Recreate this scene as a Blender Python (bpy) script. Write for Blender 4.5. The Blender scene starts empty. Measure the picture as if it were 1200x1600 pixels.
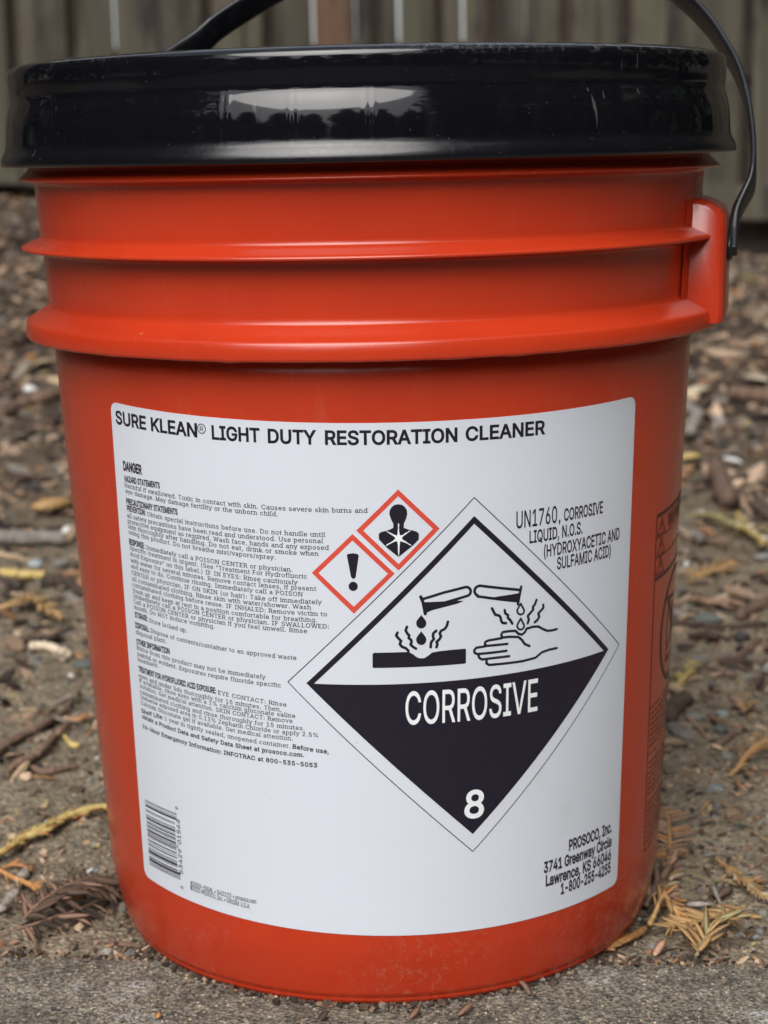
import bpy, bmesh, math, random, json
import numpy as np
from mathutils import Vector, Matrix
from mathutils.geometry import tessellate_polygon, delaunay_2d_cdt

S = bpy.context.scene
COL = S.collection
rnd = random.Random(7)
PI = math.pi

# ------------------------------------------------------------------ camera
CAM = Vector((0.0, -0.79785, 0.33423))
RT = Vector((0.99972256, -0.00812946, -0.02210695))
UP = Vector((0.0232669, 0.19466293, 0.9805942))
FW = Vector((0.0036683, 0.98083651, -0.19479807))
FPX = 2891.62
cd = bpy.data.cameras.new('camera')
cam = bpy.data.objects.new('camera', cd); COL.objects.link(cam)
cam.matrix_world = Matrix(((RT.x, UP.x, -FW.x, CAM.x), (RT.y, UP.y, -FW.y, CAM.y), (RT.z, UP.z, -FW.z, CAM.z), (0, 0, 0, 1)))
cd.sensor_fit = 'HORIZONTAL'; cd.sensor_width = 36.0; cd.lens = FPX / 1200 * 36
cd.clip_start = 0.02; cd.clip_end = 500
cd.dof.use_dof = True; cd.dof.focus_distance = 0.675; cd.dof.aperture_fstop = 19.5
S.camera = cam

# ------------------------------------------------------------------ light: pale overcast sky with a soft sun
SUN_EL, SUN_AZ = math.radians(45), math.radians(196)      # azimuth clockwise from +Y: behind the camera, a little to the left
w = bpy.data.worlds.new('World'); S.world = w; w.use_nodes = True
nt = w.node_tree; nt.nodes.clear()
sky = nt.nodes.new('ShaderNodeTexSky'); sky.sky_type = 'NISHITA'; sky.sun_disc = False
sky.sun_elevation = SUN_EL; sky.sun_rotation = SUN_AZ; sky.air_density = 1.0; sky.dust_density = 3.0
hs = nt.nodes.new('ShaderNodeHueSaturation'); hs.inputs['Saturation'].default_value = 0.42
bg = nt.nodes.new('ShaderNodeBackground'); bg.inputs['Strength'].default_value = 0.085
wo = nt.nodes.new('ShaderNodeOutputWorld')
nt.links.new(sky.outputs[0], hs.inputs['Color']); nt.links.new(hs.outputs[0], bg.inputs[0]); nt.links.new(bg.outputs[0], wo.inputs[0])
sl = bpy.data.lights.new('sun', 'SUN'); sl.energy = 1.5; sl.angle = math.radians(50); sl.color = (1, 0.975, 0.94)
sun = bpy.data.objects.new('sun', sl); COL.objects.link(sun)
sd = Vector((math.sin(SUN_AZ) * math.cos(SUN_EL), math.cos(SUN_AZ) * math.cos(SUN_EL), math.sin(SUN_EL)))
sun.rotation_euler = sd.to_track_quat('Z', 'Y').to_euler()
S.view_settings.view_transform = 'Standard'; S.view_settings.look = 'None'
S.view_settings.exposure = 1.12; S.view_settings.gamma = 1.0; S.view_settings.use_curve_mapping = False
S.render.engine = 'CYCLES'
S.cycles.use_denoising = True
S.cycles.max_bounces = 6; S.cycles.diffuse_bounces = 3; S.cycles.glossy_bounces = 3
S.cycles.sample_clamp_indirect = 4.0

# ------------------------------------------------------------------ helpers
def link(o, parent=None):
    COL.objects.link(o)
    if parent is not None: o.parent = parent
    return o
def meta(o, label=None, cat=None, group=None, kind=None):
    if label: o['label'] = label
    if cat: o['category'] = cat
    if group: o['group'] = group
    if kind: o['kind'] = kind
    return o
def thing(name, loc, label, cat, group=None):
    o = bpy.data.objects.new(name, None); o.location = loc; o.empty_display_size = .02; link(o)
    return meta(o, label, cat, group)
def mesh(name, verts, faces, mats=(), smooth=True):
    me = bpy.data.meshes.new(name); me.from_pydata([tuple(v) for v in verts], [], faces)
    for m in (mats if isinstance(mats, (list, tuple)) else [mats]): me.materials.append(m)
    if smooth: me.polygons.foreach_set('use_smooth', [True] * len(me.polygons))
    me.update(); return me
def npmesh(name, V, F, mat, smooth=True):
    me = bpy.data.meshes.new(name)
    V = np.asarray(V, np.float32); F = np.asarray(F, np.int32); k = F.shape[1]
    me.vertices.add(len(V)); me.vertices.foreach_set('co', V.ravel())
    me.loops.add(F.size); me.loops.foreach_set('vertex_index', F.ravel())
    me.polygons.add(len(F)); me.polygons.foreach_set('loop_start', np.arange(0, F.size, k, dtype=np.int32))
    me.polygons.foreach_set('use_smooth', np.full(len(F), smooth))
    me.materials.append(mat); me.update(calc_edges=True); me.validate(); return me
def obj(name, me, parent=None, loc=None):
    o = bpy.data.objects.new(name, me); link(o, parent)
    if loc is not None: o.location = loc
    return o
def boxmesh(name, sx, sy, sz, mat, bevel=0):
    bm = bmesh.new(); bmesh.ops.create_cube(bm, size=1)
    for v in bm.verts: v.co = Vector((v.co.x * sx, v.co.y * sy, v.co.z * sz))
    if bevel: bmesh.ops.bevel(bm, geom=bm.edges[:], offset=bevel, segments=3, profile=.5, affect='EDGES')
    me = bpy.data.meshes.new(name); bm.to_mesh(me); bm.free(); me.materials.append(mat)
    return me

# ---- materials
def newmat(name):
    m = bpy.data.materials.new(name); m.use_nodes = True
    t = m.node_tree; t.nodes.clear()
    out = t.nodes.new('ShaderNodeOutputMaterial'); b = t.nodes.new('ShaderNodeBsdfPrincipled')
    t.links.new(b.outputs[0], out.inputs[0]); return m, t, b
def N(t, typ, **kw):
    n = t.nodes.new(typ)
    for k, v in kw.items():
        if k in n.inputs: n.inputs[k].default_value = v
        else: setattr(n, k, v)
    return n
def ramp(t, src, stops):
    r = t.nodes.new('ShaderNodeValToRGB'); e = r.color_ramp.elements
    while len(e) < len(stops): e.new(.5)
    for i, (p, c) in enumerate(stops):
        e[i].position = p; e[i].color = c if len(c) == 4 else (*c, 1)
    t.links.new(src, r.inputs[0]); return r.outputs[0]
def mix(t, fac, a, b, mode='MIX'):
    m = t.nodes.new('ShaderNodeMix'); m.data_type = 'RGBA'; m.blend_type = mode
    for sck, val in ((m.inputs['Factor'], fac), (m.inputs['A'], a), (m.inputs['B'], b)):
        pass
    sf, sa, sb = m.inputs[0], m.inputs[6], m.inputs[7]
    for sck, val in ((sf, fac), (sa, a), (sb, b)):
        if hasattr(val, 'is_output') or isinstance(val, bpy.types.NodeSocket): t.links.new(val, sck)
        elif isinstance(val, (int, float)): sck.default_value = val
        else: sck.default_value = (*val, 1) if len(val) == 3 else val
    return m.outputs[2]
def noise(t, vec, scale, detail=4, rough=.55, dist=0):
    n = N(t, 'ShaderNodeTexNoise'); n.inputs['Scale'].default_value = scale
    n.inputs['Detail'].default_value = detail; n.inputs['Roughness'].default_value = rough; n.inputs['Distortion'].default_value = dist
    if vec is not None: t.links.new(vec, n.inputs['Vector'])
    return n.outputs[0]
def voro(t, vec, scale, feat='F1', out=0):
    n = N(t, 'ShaderNodeTexVoronoi'); n.feature = feat; n.inputs['Scale'].default_value = scale
    t.links.new(vec, n.inputs['Vector']); return n.outputs[out]
def coord(t, which='Object'):
    return t.nodes.new('ShaderNodeTexCoord').outputs[which]
def mapping(t, vec, scale=(1, 1, 1)):
    m = t.nodes.new('ShaderNodeMapping'); m.inputs['Scale'].default_value = scale
    t.links.new(vec, m.inputs[0]); return m.outputs[0]
def bump(t, b, h, strength, dist):
    n = t.nodes.new('ShaderNodeBump'); n.inputs['Strength'].default_value = strength; n.inputs['Distance'].default_value = dist
    t.links.new(h, n.inputs['Height']); t.links.new(n.outputs[0], b.inputs['Normal'])
def geo_pos(t): return t.nodes.new('ShaderNodeNewGeometry').outputs['Position']

def plastic(name, base, dark, rough, dust, dustc, sss=0):
    m, t, b = newmat(name); v = geo_pos(t)
    n1 = noise(t, v, 14, 3); c = mix(t, ramp(t, n1, [(.35, (0, 0, 0)), (.7, (1, 1, 1))]), base, dark)
    # handling dust and faint scuffs
    sc = noise(t, mapping(t, v, (1, 1, .18)), 160, 4, .7)
    du = noise(t, v, 9, 5, .6)
    df = mix(t, 1.0, ramp(t, sc, [(.52, (0, 0, 0)), (.78, (1, 1, 1))]), ramp(t, du, [(.42, (0, 0, 0)), (.75, (1, 1, 1))]), 'MULTIPLY')
    df2 = mix(t, 1.0, df, (dust,) * 3, 'MULTIPLY')
    sp = voro(t, v, 420); spk = ramp(t, sp, [(.0, (1, 1, 1)), (.06, (1, 1, 1)), (.09, (0, 0, 0))])
    gate = ramp(t, noise(t, v, 60, 2), [(.60, (0, 0, 0)), (.66, (.45, .45, .45))] if rough > .1 else [(.52, (0, 0, 0)), (.60, (.6, .6, .6))])
    spf = mix(t, 1.0, spk, gate, 'MULTIPLY')
    c = mix(t, df2, c, dustc); c = mix(t, spf, c, dustc)
    zz_ = t.nodes.new('ShaderNodeSeparateXYZ'); t.links.new(v, zz_.inputs[0])
    if rough < .1:          # rubbed and scratched along the rim of the lid
        rim = N(t, 'ShaderNodeMapRange'); rim.inputs[1].default_value = .3640; rim.inputs[2].default_value = .3672; t.links.new(zz_.outputs[2], rim.inputs[0])
        wr = ramp(t, noise(t, v, 330, 5, .75), [(.50, (0, 0, 0)), (.66, (.6, .6, .6))]); wr2 = ramp(t, noise(t, v, 17, 2), [(.42, (0, 0, 0)), (.6, (1, 1, 1))])
        c = mix(t, mix(t, 1.0, mix(t, 1.0, wr, wr2, 'MULTIPLY'), rim.outputs[0], 'MULTIPLY'), c, (.17, .165, .16))
        rot = N(t, 'ShaderNodeMapping'); rot.inputs['Rotation'].default_value = (.5, .7, .3); rot.inputs['Scale'].default_value = (1, 1, .05); t.links.new(v, rot.inputs[0])
        sr = ramp(t, noise(t, rot.outputs[0], 520, 2, .5), [(.70, (0, 0, 0)), (.73, (.5, .5, .5))])
        c = mix(t, mix(t, 1.0, sr, ramp(t, noise(t, v, 22, 2), [(.52, (0, 0, 0)), (.6, (1, 1, 1))]), 'MULTIPLY'), c, (.11, .11, .11))
    elif dust < .3:         # soil splashed and rubbed round the foot
        ft = N(t, 'ShaderNodeMapRange'); ft.inputs[1].default_value = .085; ft.inputs[2].default_value = .004; t.links.new(zz_.outputs[2], ft.inputs[0])
        sp2 = ramp(t, noise(t, v, 300, 6, .8), [(.52, (0, 0, 0)), (.70, (.55, .55, .55))]); sm = ramp(t, noise(t, v, 15, 3), [(.42, (0, 0, 0)), (.66, (1, 1, 1))])
        c = mix(t, mix(t, 1.0, mix(t, 1.0, sp2, sm, 'MULTIPLY'), ft.outputs[0], 'MULTIPLY'), c, (.34, .20, .13))
        rot = N(t, 'ShaderNodeMapping'); rot.inputs['Rotation'].default_value = (.2, .35, .3); rot.inputs['Scale'].default_value = (1, 1, .04); t.links.new(v, rot.inputs[0])
        sr = ramp(t, noise(t, rot.outputs[0], 420, 2, .5), [(.71, (0, 0, 0)), (.74, (.45, .45, .45))])
        c = mix(t, mix(t, 1.0, sr, ramp(t, noise(t, v, 19, 2), [(.50, (0, 0, 0)), (.6, (1, 1, 1))]), 'MULTIPLY'), c, (.60, .17, .10))
    t.links.new(c, b.inputs['Base Color'])
    rr = ramp(t, df, [(0, (rough,) * 3), (1, (min(1, rough + .10),) * 3)])
    if rough < .1:          # the flared skirt is dull from handling
        lo_ = N(t, 'ShaderNodeMapRange'); lo_.inputs[1].default_value = .3375; lo_.inputs[2].default_value = .3350; lo_.inputs[4].default_value = .85; t.links.new(zz_.outputs[2], lo_.inputs[0])
        rr = mix(t, lo_.outputs[0], rr, ramp(t, noise(t, v, 500, 3), [(.35, (.20, .20, .20)), (.65, (.29, .29, .29))]))
    t.links.new(rr, b.inputs['Roughness'])
    b.inputs['Specular IOR Level'].default_value = .5
    if sss:
        b.inputs['Subsurface Weight'].default_value = sss; b.inputs['Subsurface Radius'].default_value = (1, .2, .1); b.inputs['Subsurface Scale'].default_value = .002
    h = noise(t, mapping(t, v, (1, 1, 2.2)), 26, 2); bump(t, b, h, .04, .004)
    return m
M = {}
M['red'] = plastic('red plastic', (.45, .036, .0105), (.40, .031, .010), .21, .16, (.40, .20, .13), .05)
M['black'] = plastic('black plastic', (.004, .004, .006), (.005, .005, .007), .06, .04, (.16, .15, .14))
M['strap'] = plastic('handle plastic', (.008, .009, .012), (.012, .013, .017), .33, .5, (.14, .14, .15))

def ink(name, c, rough=.35):
    m, t, b = newmat(name); v = geo_pos(t)
    t.links.new(mix(t, noise(t, v, 300, 3), c, [x * 1.3 + .003 for x in c]), b.inputs['Base Color'])
    b.inputs['Roughness'].default_value = rough; return m
M['ink'] = ink('black ink', (.008, .006, .015)); M['rink'] = ink('red ink', (.50, .055, .035))
M['wink'] = ink('white ink', (.62, .66, .68)); M['pailink'] = ink('dark print', (.030, .004, .004), .45)
M['barink'] = ink('barcode ink', (.03, .03, .045))
m, t, b = newmat('label paper'); v = geo_pos(t)
c = mix(t, ramp(t, noise(t, v, 11, 4), [(.4, (0, 0, 0)), (.75, (.6, .6, .6))]), (.575, .615, .69), (.57, .60, .665))
stn = mix(t, 1.0, ramp(t, noise(t, v, 38, 4, .6), [(.60, (0, 0, 0)), (.8, (.35, .35, .35))]), ramp(t, noise(t, v, 7, 2), [(.5, (0, 0, 0)), (.62, (1, 1, 1))]), 'MULTIPLY')
c = mix(t, stn, c, (.45, .44, .38))
spk = ramp(t, voro(t, v, 260), [(.0, (1, 1, 1)), (.035, (1, 1, 1)), (.07, (0, 0, 0))])
gate = ramp(t, noise(t, v, 33, 2), [(.60, (0, 0, 0)), (.68, (.7, .7, .7))])
c = mix(t, mix(t, 1.0, spk, gate, 'MULTIPLY'), c, (.16, .15, .15))
t.links.new(c, b.inputs['Base Color']); b.inputs['Roughness'].default_value = .38
bump(t, b, noise(t, v, 55, 3), .06, .002)
M['paper'] = m

def earth(name, cols, sc, bstr, grit=True):
    m, t, b = newmat(name); v = geo_pos(t)
    c = ramp(t, noise(t, v, sc, 8, .68), cols)
    c = mix(t, ramp(t, noise(t, v, 3.1, 3), [(.4, (0, 0, 0)), (.7, (.55, .55, .55))]), c, cols[0][1])
    if grit:
        g = voro(t, v, 520, out=1); gl = N(t, 'ShaderNodeSeparateColor'); t.links.new(g, gl.inputs[0])
        gm = ramp(t, gl.outputs[0], [(.0, (.5, .5, .5)), (.35, (1, 1, 1)), (.86, (1.0, 1.0, 1.0)), (.97, (1.9, 1.85, 1.75))])
        c = mix(t, .55, c, gm, 'MULTIPLY')
    t.links.new(c, b.inputs['Base Color']); b.inputs['Roughness'].default_value = .92; b.inputs['Specular IOR Level'].default_value = .25
    c = mix(t, 1.0, c, ramp(t, noise(t, v, 260, 6, .75), [(.36, (.55, .53, .50)), (.5, (1, 1, 1)), (.66, (1.45, 1.42, 1.36))]), 'MULTIPLY'); t.links.new(c, b.inputs['Base Color'])
    h = mix(t, .5, noise(t, v, 130, 8, .75), voro(t, v, 420))
    bump(t, b, h, bstr, .004); return m, t, b, c
m, t, b, c = earth('dirt', [(.25, (.12, .096, .066)), (.5, (.255, .212, .150)), (.75, (.39, .335, .245))], 42, 1.0)
# darker leaf mould towards the fence: the soil itself turns to mulch there
sx = t.nodes.new('ShaderNodeSeparateXYZ'); t.links.new(geo_pos(t), sx.inputs[0])
mr = N(t, 'ShaderNodeMapRange'); mr.inputs[1].default_value = .25; mr.inputs[2].default_value = 1.3; t.links.new(sx.outputs[1], mr.inputs[0])
c2 = mix(t, mr.outputs[0], c, ramp(t, noise(t, geo_pos(t), 60, 8, .7), [(.3, (.03, .021, .015)), (.55, (.075, .054, .038)), (.75, (.15, .11, .08))]))
t.links.new(c2, b.inputs['Base Color']); M['dirt'] = m
m, t, b = newmat('dark yard soil'); v = geo_pos(t); t.links.new(ramp(t, noise(t, v, 6, 8, .7), [(.3, (.012, .012, .006)), (.6, (.035, .038, .018)), (.8, (.07, .065, .035))]), b.inputs['Base Color']); b.inputs['Roughness'].default_value = .95; bump(t, b, noise(t, v, 40, 6, .7), .6, .02); M['yard'] = m
m, t, b = newmat('concrete'); v = geo_pos(t)
c = ramp(t, noise(t, v, 24, 6, .65), [(.3, (.095, .086, .070)), (.55, (.155, .142, .118)), (.78, (.215, .20, .170))])
for sc, lo, hi, lc, dc in ((420, .05, .93, (.30, .285, .25), (.030, .028, .030)), (900, .10, .90, (.40, .385, .35), (.035, .032, .028)), (210, .035, .95, (.24, .20, .165), (.035, .034, .038))):
    vc = t.nodes.new('ShaderNodeTexVoronoi'); vc.inputs['Scale'].default_value = sc; vc.inputs['Randomness'].default_value = 1
    nd = N(t, 'ShaderNodeVectorMath'); nd.operation = 'ADD'; nn = N(t, 'ShaderNodeTexNoise'); nn.inputs['Scale'].default_value = sc * 1.7
    t.links.new(v, nn.inputs['Vector']); sc3 = N(t, 'ShaderNodeVectorMath'); sc3.operation = 'SCALE'; sc3.inputs[3].default_value = 1.1 / sc
    t.links.new(nn.outputs[1], sc3.inputs[0]); t.links.new(v, nd.inputs[0]); t.links.new(sc3.outputs[0], nd.inputs[1]); t.links.new(nd.outputs[0], vc.inputs['Vector'])
    gl = N(t, 'ShaderNodeSeparateColor'); t.links.new(vc.outputs[1], gl.inputs[0])
    inner = ramp(t, vc.outputs[0], [(.30, (1, 1, 1)), (.46, (0, 0, 0))])
    c = mix(t, mix(t, 1.0, ramp(t, gl.outputs[0], [(hi, (0, 0, 0)), (hi + .005, (.85, .85, .85))]), inner, 'MULTIPLY'), c, lc)
    c = mix(t, mix(t, 1.0, ramp(t, gl.outputs[1], [(hi, (0, 0, 0)), (hi + .005, (.8, .8, .8))]), inner, 'MULTIPLY'), c, dc)
c = mix(t, 1.0, c, ramp(t, noise(t, v, 620, 3, .6), [(.38, (.45, .44, .43)), (.5, (1, 1, 1)), (.64, (1.75, 1.72, 1.62))]), 'MULTIPLY')
c = mix(t, 1.0, c, ramp(t, noise(t, v, 120, 4, .7), [(.35, (.68, .67, .66)), (.65, (1.25, 1.23, 1.18))]), 'MULTIPLY')
lim = mix(t, 1.0, ramp(t, noise(t, v, 26, 3), [(.60, (0, 0, 0)), (.70, (.7, .7, .7))]), ramp(t, noise(t, v, 380, 3, .7), [(.46, (0, 0, 0)), (.6, (1, 1, 1))]), 'MULTIPLY')
c = mix(t, lim, c, (.52, .52, .50))
t.links.new(c, b.inputs['Base Color']); b.inputs['Roughness'].default_value = .9; b.inputs['Specular IOR Level'].default_value = .3
bump(t, b, mix(t, .5, noise(t, v, 300, 6, .75), voro(t, v, 600)), .9, .0018); M['concrete'] = m

def wood(name, a, bb, cc):
    m, t, b = newmat(name); v = coord(t); oi = t.nodes.new('ShaderNodeObjectInfo')
    ad = N(t, 'ShaderNodeVectorMath'); ad.operation = 'MULTIPLY_ADD'
    cx = t.nodes.new('ShaderNodeCombineXYZ'); t.links.new(oi.outputs['Random'], cx.inputs[0]); t.links.new(oi.outputs['Random'], cx.inputs[2])
    ad.inputs[1].default_value = (37, 37, 37); t.links.new(cx.outputs[0], ad.inputs[0]); t.links.new(v, ad.inputs[2])
    vv = ad.outputs[0]
    g = noise(t, mapping(t, vv, (34, 34, 1.3)), 1, 6, .68, .9)
    c = ramp(t, g, [(.25, a), (.5, bb), (.75, cc)])
    p = noise(t, mapping(t, vv, (9, 9, 2.6)), 1, 4, .6)
    c = mix(t, ramp(t, p, [(.50, (0, 0, 0)), (.60, (.92, .92, .92))]), c, (.012, .008, .008))
    c = mix(t, ramp(t, noise(t, mapping(t, vv, (6, 6, 1.2)), 1, 3), [(.5, (0, 0, 0)), (.7, (.5, .5, .5))]), c, (.085, .085, .048))
    hv = N(t, 'ShaderNodeHueSaturation'); t.links.new(c, hv.inputs['Color'])
    mr = N(t, 'ShaderNodeMapRange'); mr.inputs[3].default_value = .7; mr.inputs[4].default_value = 1.25; t.links.new(oi.outputs['Random'], mr.inputs[0]); t.links.new(mr.outputs[0], hv.inputs['Value'])
    t.links.new(hv.outputs[0], b.inputs['Base Color']); b.inputs['Roughness'].default_value = .85
    bump(t, b, g, .5, .002); return m
M['wood'] = wood('weathered wood', (.018, .014, .010), (.062, .053, .036), (.125, .112, .080))
M['woodo'] = wood('reddish wood', (.085, .042, .024), (.125, .064, .036), (.16, .088, .050))
def simple(name, a, b_, sc=60, rough=.8, bs=.4, bd=.001, var=.25):
    m, t, b = newmat(name); v = coord(t)
    c = ramp(t, noise(t, v, sc, 5, .65), [(.3, a), (.7, b_)])
    oi = t.nodes.new('ShaderNodeObjectInfo'); hv = N(t, 'ShaderNodeHueSaturation'); t.links.new(c, hv.inputs['Color'])
    mr = N(t, 'ShaderNodeMapRange'); mr.inputs[3].default_value = 1 - var; mr.inputs[4].default_value = 1 + var; t.links.new(oi.outputs['Random'], mr.inputs[0]); t.links.new(mr.outputs[0], hv.inputs['Value'])
    t.links.new(hv.outputs[0], b.inputs['Base Color']); b.inputs['Roughness'].default_value = rough
    bump(t, b, noise(t, v, sc * 4, 4), bs, bd); return m
M['stone_grey'] = simple('grey stone', (.13, .13, .115), (.21, .205, .18), 90, .7)
M['stone_green'] = simple('greenish stone', (.09, .105, .09), (.16, .17, .15), 90, .65)
M['stone_blue'] = simple('blue grey stone', (.20, .23, .235), (.30, .33, .34), 90, .7)
M['stone_dark'] = simple('dark stone', (.035, .030, .036), (.075, .066, .075), 90, .5)
M['stone_tan'] = simple('tan stone', (.18, .14, .105), (.28, .225, .17), 90, .8)
M['stone_white'] = simple('white stone', (.50, .50, .48), (.68, .68, .66), 90, .6)
M['bark'] = simple('bark brown', (.095, .055, .036), (.21, .135, .095), 220, .85, .8)
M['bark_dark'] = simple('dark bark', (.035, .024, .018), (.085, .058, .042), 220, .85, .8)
M['bark_tan'] = simple('tan wood', (.27, .185, .12), (.42, .30, .205), 150, .8, .5)
M['grey_stick'] = simple('grey weathered stick', (.17, .15, .13), (.33, .30, .26), 220, .85, .8)
M['n_gold'] = simple('golden needle', (.29, .165, .062), (.44, .275, .118), 180, .55, .3)
M['n_orange'] = simple('orange needle', (.32, .145, .045), (.46, .23, .085), 180, .55, .3)
M['n_yellow'] = simple('yellow green needle', (.36, .26, .08), (.52, .40, .15), 180, .55, .3)
M['n_olive'] = simple('olive needle', (.19, .155, .07), (.32, .265, .13), 180, .55, .3)
M['n_brown'] = simple('brown needle', (.12, .070, .045), (.26, .16, .105), 180, .55, .3)
M['n_tan'] = simple('pinkish tan needle', (.28, .165, .10), (.44, .28, .185), 180, .6, .3)
M['n_pale'] = simple('pale dry needle', (.42, .34, .24), (.56, .47, .35), 180, .6, .3)
# litter: colour differs from piece to piece
m, t, b = newmat('leaf litter'); at_ = t.nodes.new('ShaderNodeAttribute'); at_.attribute_name = 'tone'
c = mix(t, .55, at_.outputs[0], mix(t, 1.0, at_.outputs[0], ramp(t, noise(t, geo_pos(t), 260, 4, .7), [(.3, (.45, .42, .4)), (.7, (1.35, 1.35, 1.3))]), 'MULTIPLY'))
t.links.new(c, b.inputs['Base Color']); b.inputs['Roughness'].default_value = .85; M['litter'] = m
def foliage(name, a, b_):
    m, t, b = newmat(name); v = geo_pos(t)
    t.links.new(ramp(t, noise(t, v, 2.2, 3), [(.3, a), (.7, b_)]), b.inputs['Base Color']); b.inputs['Roughness'].default_value = .6; return m
M['leaf'] = foliage('conifer leaf', (.030, .055, .022), (.075, .11, .045))

# ------------------------------------------------------------------ ground shape
def vnoise(x, y, seed):
    xi = np.floor(x).astype(np.int64); yi = np.floor(y).astype(np.int64); fx = x - xi; fy = y - yi
    fx = fx * fx * (3 - 2 * fx); fy = fy * fy * (3 - 2 * fy)
    def h(a, b):
        n = (a * 374761393 + b * 668265263 + seed * 1442695041) & 0x7fffffff
        n = ((n ^ (n >> 13)) * 1274126177) & 0x7fffffff
        return ((n ^ (n >> 16)) & 0xffff) / 65535.0
    return (h(xi, yi) * (1 - fx) + h(xi + 1, yi) * fx) * (1 - fy) + (h(xi, yi + 1) * (1 - fx) + h(xi + 1, yi + 1) * fx) * fy
def fbm(x, y, sc, oct_, seed):
    s = 0; a = 1; tot = 0
    for i in range(oct_):
        s = s + a * vnoise(x * sc + 31.7 * i, y * sc - 17.3 * i, seed + i); tot += a; a *= .55; sc *= 2.1
    return s / tot - .5
FY = 3.2
def edge_y(x): return -0.0735 - 0.081 * x
def gz(x, y):
    x = np.asarray(x, float); y = np.asarray(y, float)
    base = np.clip(.165 - .102 * x, .02, .30)
    tt = np.clip((y - .3) / (FY - .3), 0, 1); r = .55 * tt + .45 * tt * tt * (3 - 2 * tt)
    amp = np.clip(.25 + .75 * (y - .2) / .9, .25, 1)
    b_ = fbm(x, y, 9, 3, 3) * .020 * amp + fbm(x, y, 60, 5, 11) * .007 * np.clip(.5 + amp, 0, 1.2)
    z = -.0045 + base * r + b_
    d = np.sqrt(x * x + y * y); k = np.clip((d - .118) / .05, 0, 1)
    return z * k + np.minimum(z, -.0022) * (1 - k)
def g(x, y): return float(gz(x, y))
def at(px, py, lift=0.0):
    """world point on the ground seen at a pixel of the 1200x1600 photograph"""
    d = FW + RT * ((px - 600) / FPX) - UP * ((py - 800) / FPX)
    t_ = .5
    for i in range(4000):
        p = CAM + d * t_
        zz = 0.0 if p.y < edge_y(p.x) else g(p.x, p.y)
        if p.z <= zz: break
        t_ += max(.0012, (p.z - zz) * .5)
    return Vector((p.x, p.y, zz + lift))

def grid_axis(segs):
    out = []
    for a, b_, n in segs: out += list(np.linspace(a, b_, n, endpoint=False))
    return np.array(out + [segs[-1][1]])
def height_sheet(name, xs, ys, fn, mat):
    X, Y = np.meshgrid(xs, ys); X, Y, Z = fn(X, Y); V = np.stack([X, Y, Z], -1).reshape(-1, 3)
    nx, ny = len(xs), len(ys); i = np.arange(nx - 1); j = np.arange(ny - 1); I, J = np.meshgrid(i, j); a = (J * nx + I).ravel()
    return npmesh(name, V, np.stack([a, a + 1, a + nx + 1, a + nx], 1), mat)
xs = grid_axis([(-8, -1, 60), (-1, -.34, 130), (-.34, .34, 270), (.34, 1, 130), (1, 8, 60)])
def dirtfn(X, Y):
    e = edge_y(X) + .0006 * np.sin(X * 900) + fbm(X, Y * 0, 150, 3, 5) * .004
    Yw = e + (Y + .001); Z = gz(X, Yw); Z = np.where(Y < .004, np.minimum(Z, -.0055), Z); return X, Yw, Z
ys = grid_axis([(0, .35, 190), (.35, 1.2, 170), (1.2, 3.6, 110), (3.6, 9, 25)])
meta(obj('ground', height_sheet('ground', xs, ys, dirtfn, M['dirt'])), kind='structure')
xs2 = grid_axis([(-8, -.3, 60), (-.24, .24, 620), (.3, 8, 60)])
def concfn(X, Y):   # Y = distance in front of the joint
    e = edge_y(X) + .0006 * np.sin(X * 900) + fbm(X, Y * 0, 150, 3, 5) * .004
    Z = -.0003 - np.abs(fbm(X, Y, 90, 4, 21)) * .0014 - np.abs(fbm(X, Y, 700, 2, 25)) * .0009 - .006 * np.clip(1 - Y / .004, 0, 1) ** 2
    return X, e - Y, Z
me = height_sheet('concrete_path', xs2, grid_axis([(0, .012, 14), (.012, .09, 110), (.09, 1.3, 30)]), concfn, M['concrete']); me.flip_normals()
meta(obj('concrete_path', me), kind='structure')
meta(obj('yard_soil', mesh('yard_soil', [(-60, -60, -.03), (60, -60, -.03), (60, 60, -.03), (-60, 60, -.03)], [(0, 1, 2, 3)], M['yard'], False)), kind='structure')

# ------------------------------------------------------------------ the pail
def lathe(name, prof, mat, n=420, jitter=None):
    k = len(prof); th = np.linspace(0, 2 * PI, n, endpoint=False)
    V = np.zeros((k, n, 3))
    for i, (r, z) in enumerate(prof):
        rr = np.full(n, r); zz = np.full(n, z)
        if jitter: rr, zz = jitter(i, r, z, th, rr, zz)
        V[i, :, 0] = rr * np.sin(th); V[i, :, 1] = -rr * np.cos(th); V[i, :, 2] = zz
    a = np.arange(n); b_ = (a + 1) % n; F = []
    for i in range(k - 1): F.append(np.stack([i * n + a, i * n + b_, (i + 1) * n + b_, (i + 1) * n + a], 1))
    return npmesh(name, V.reshape(-1, 3), np.concatenate(F), mat)
def dense(prof, step=None):
    return prof
K0, R0 = .0546402, .1215085
def wallR(z): return R0 + K0 * z
pail = thing('plastic_pail', (0, 0, 0), 'large orange red plastic pail with black lid and white corrosive cleaner label', 'pail')
pr = [(.1148, .0004), (.1155, .0), (.1162, .0003), (.1169, .0016), (.1172, .0024), (.1171, .0030), (.1176, .0036), (.1184, .0052), (.1186, .0060), (.1188, .0068), (.1198, .0105), (.1207, .0150), (.1218, .0200), (wallR(.027), .027)]
pr += [(wallR(z), z) for z in np.linspace(.04, .25, 16)]
pr += [(wallR(.2586) + .0003, .2586), (.1349, .2594), (.1436, .2588), (.1462, .2590), (.14655, .2594), (.14675, .2602)]
pr += [(.14665, .2625), (.14635, .2650), (.1460, .2658), (.1452, .2664), (.1420, .2684), (.1385, .2704), (.1373, .2713), (.1369, .2722), (.1367, .2740)]
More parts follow.
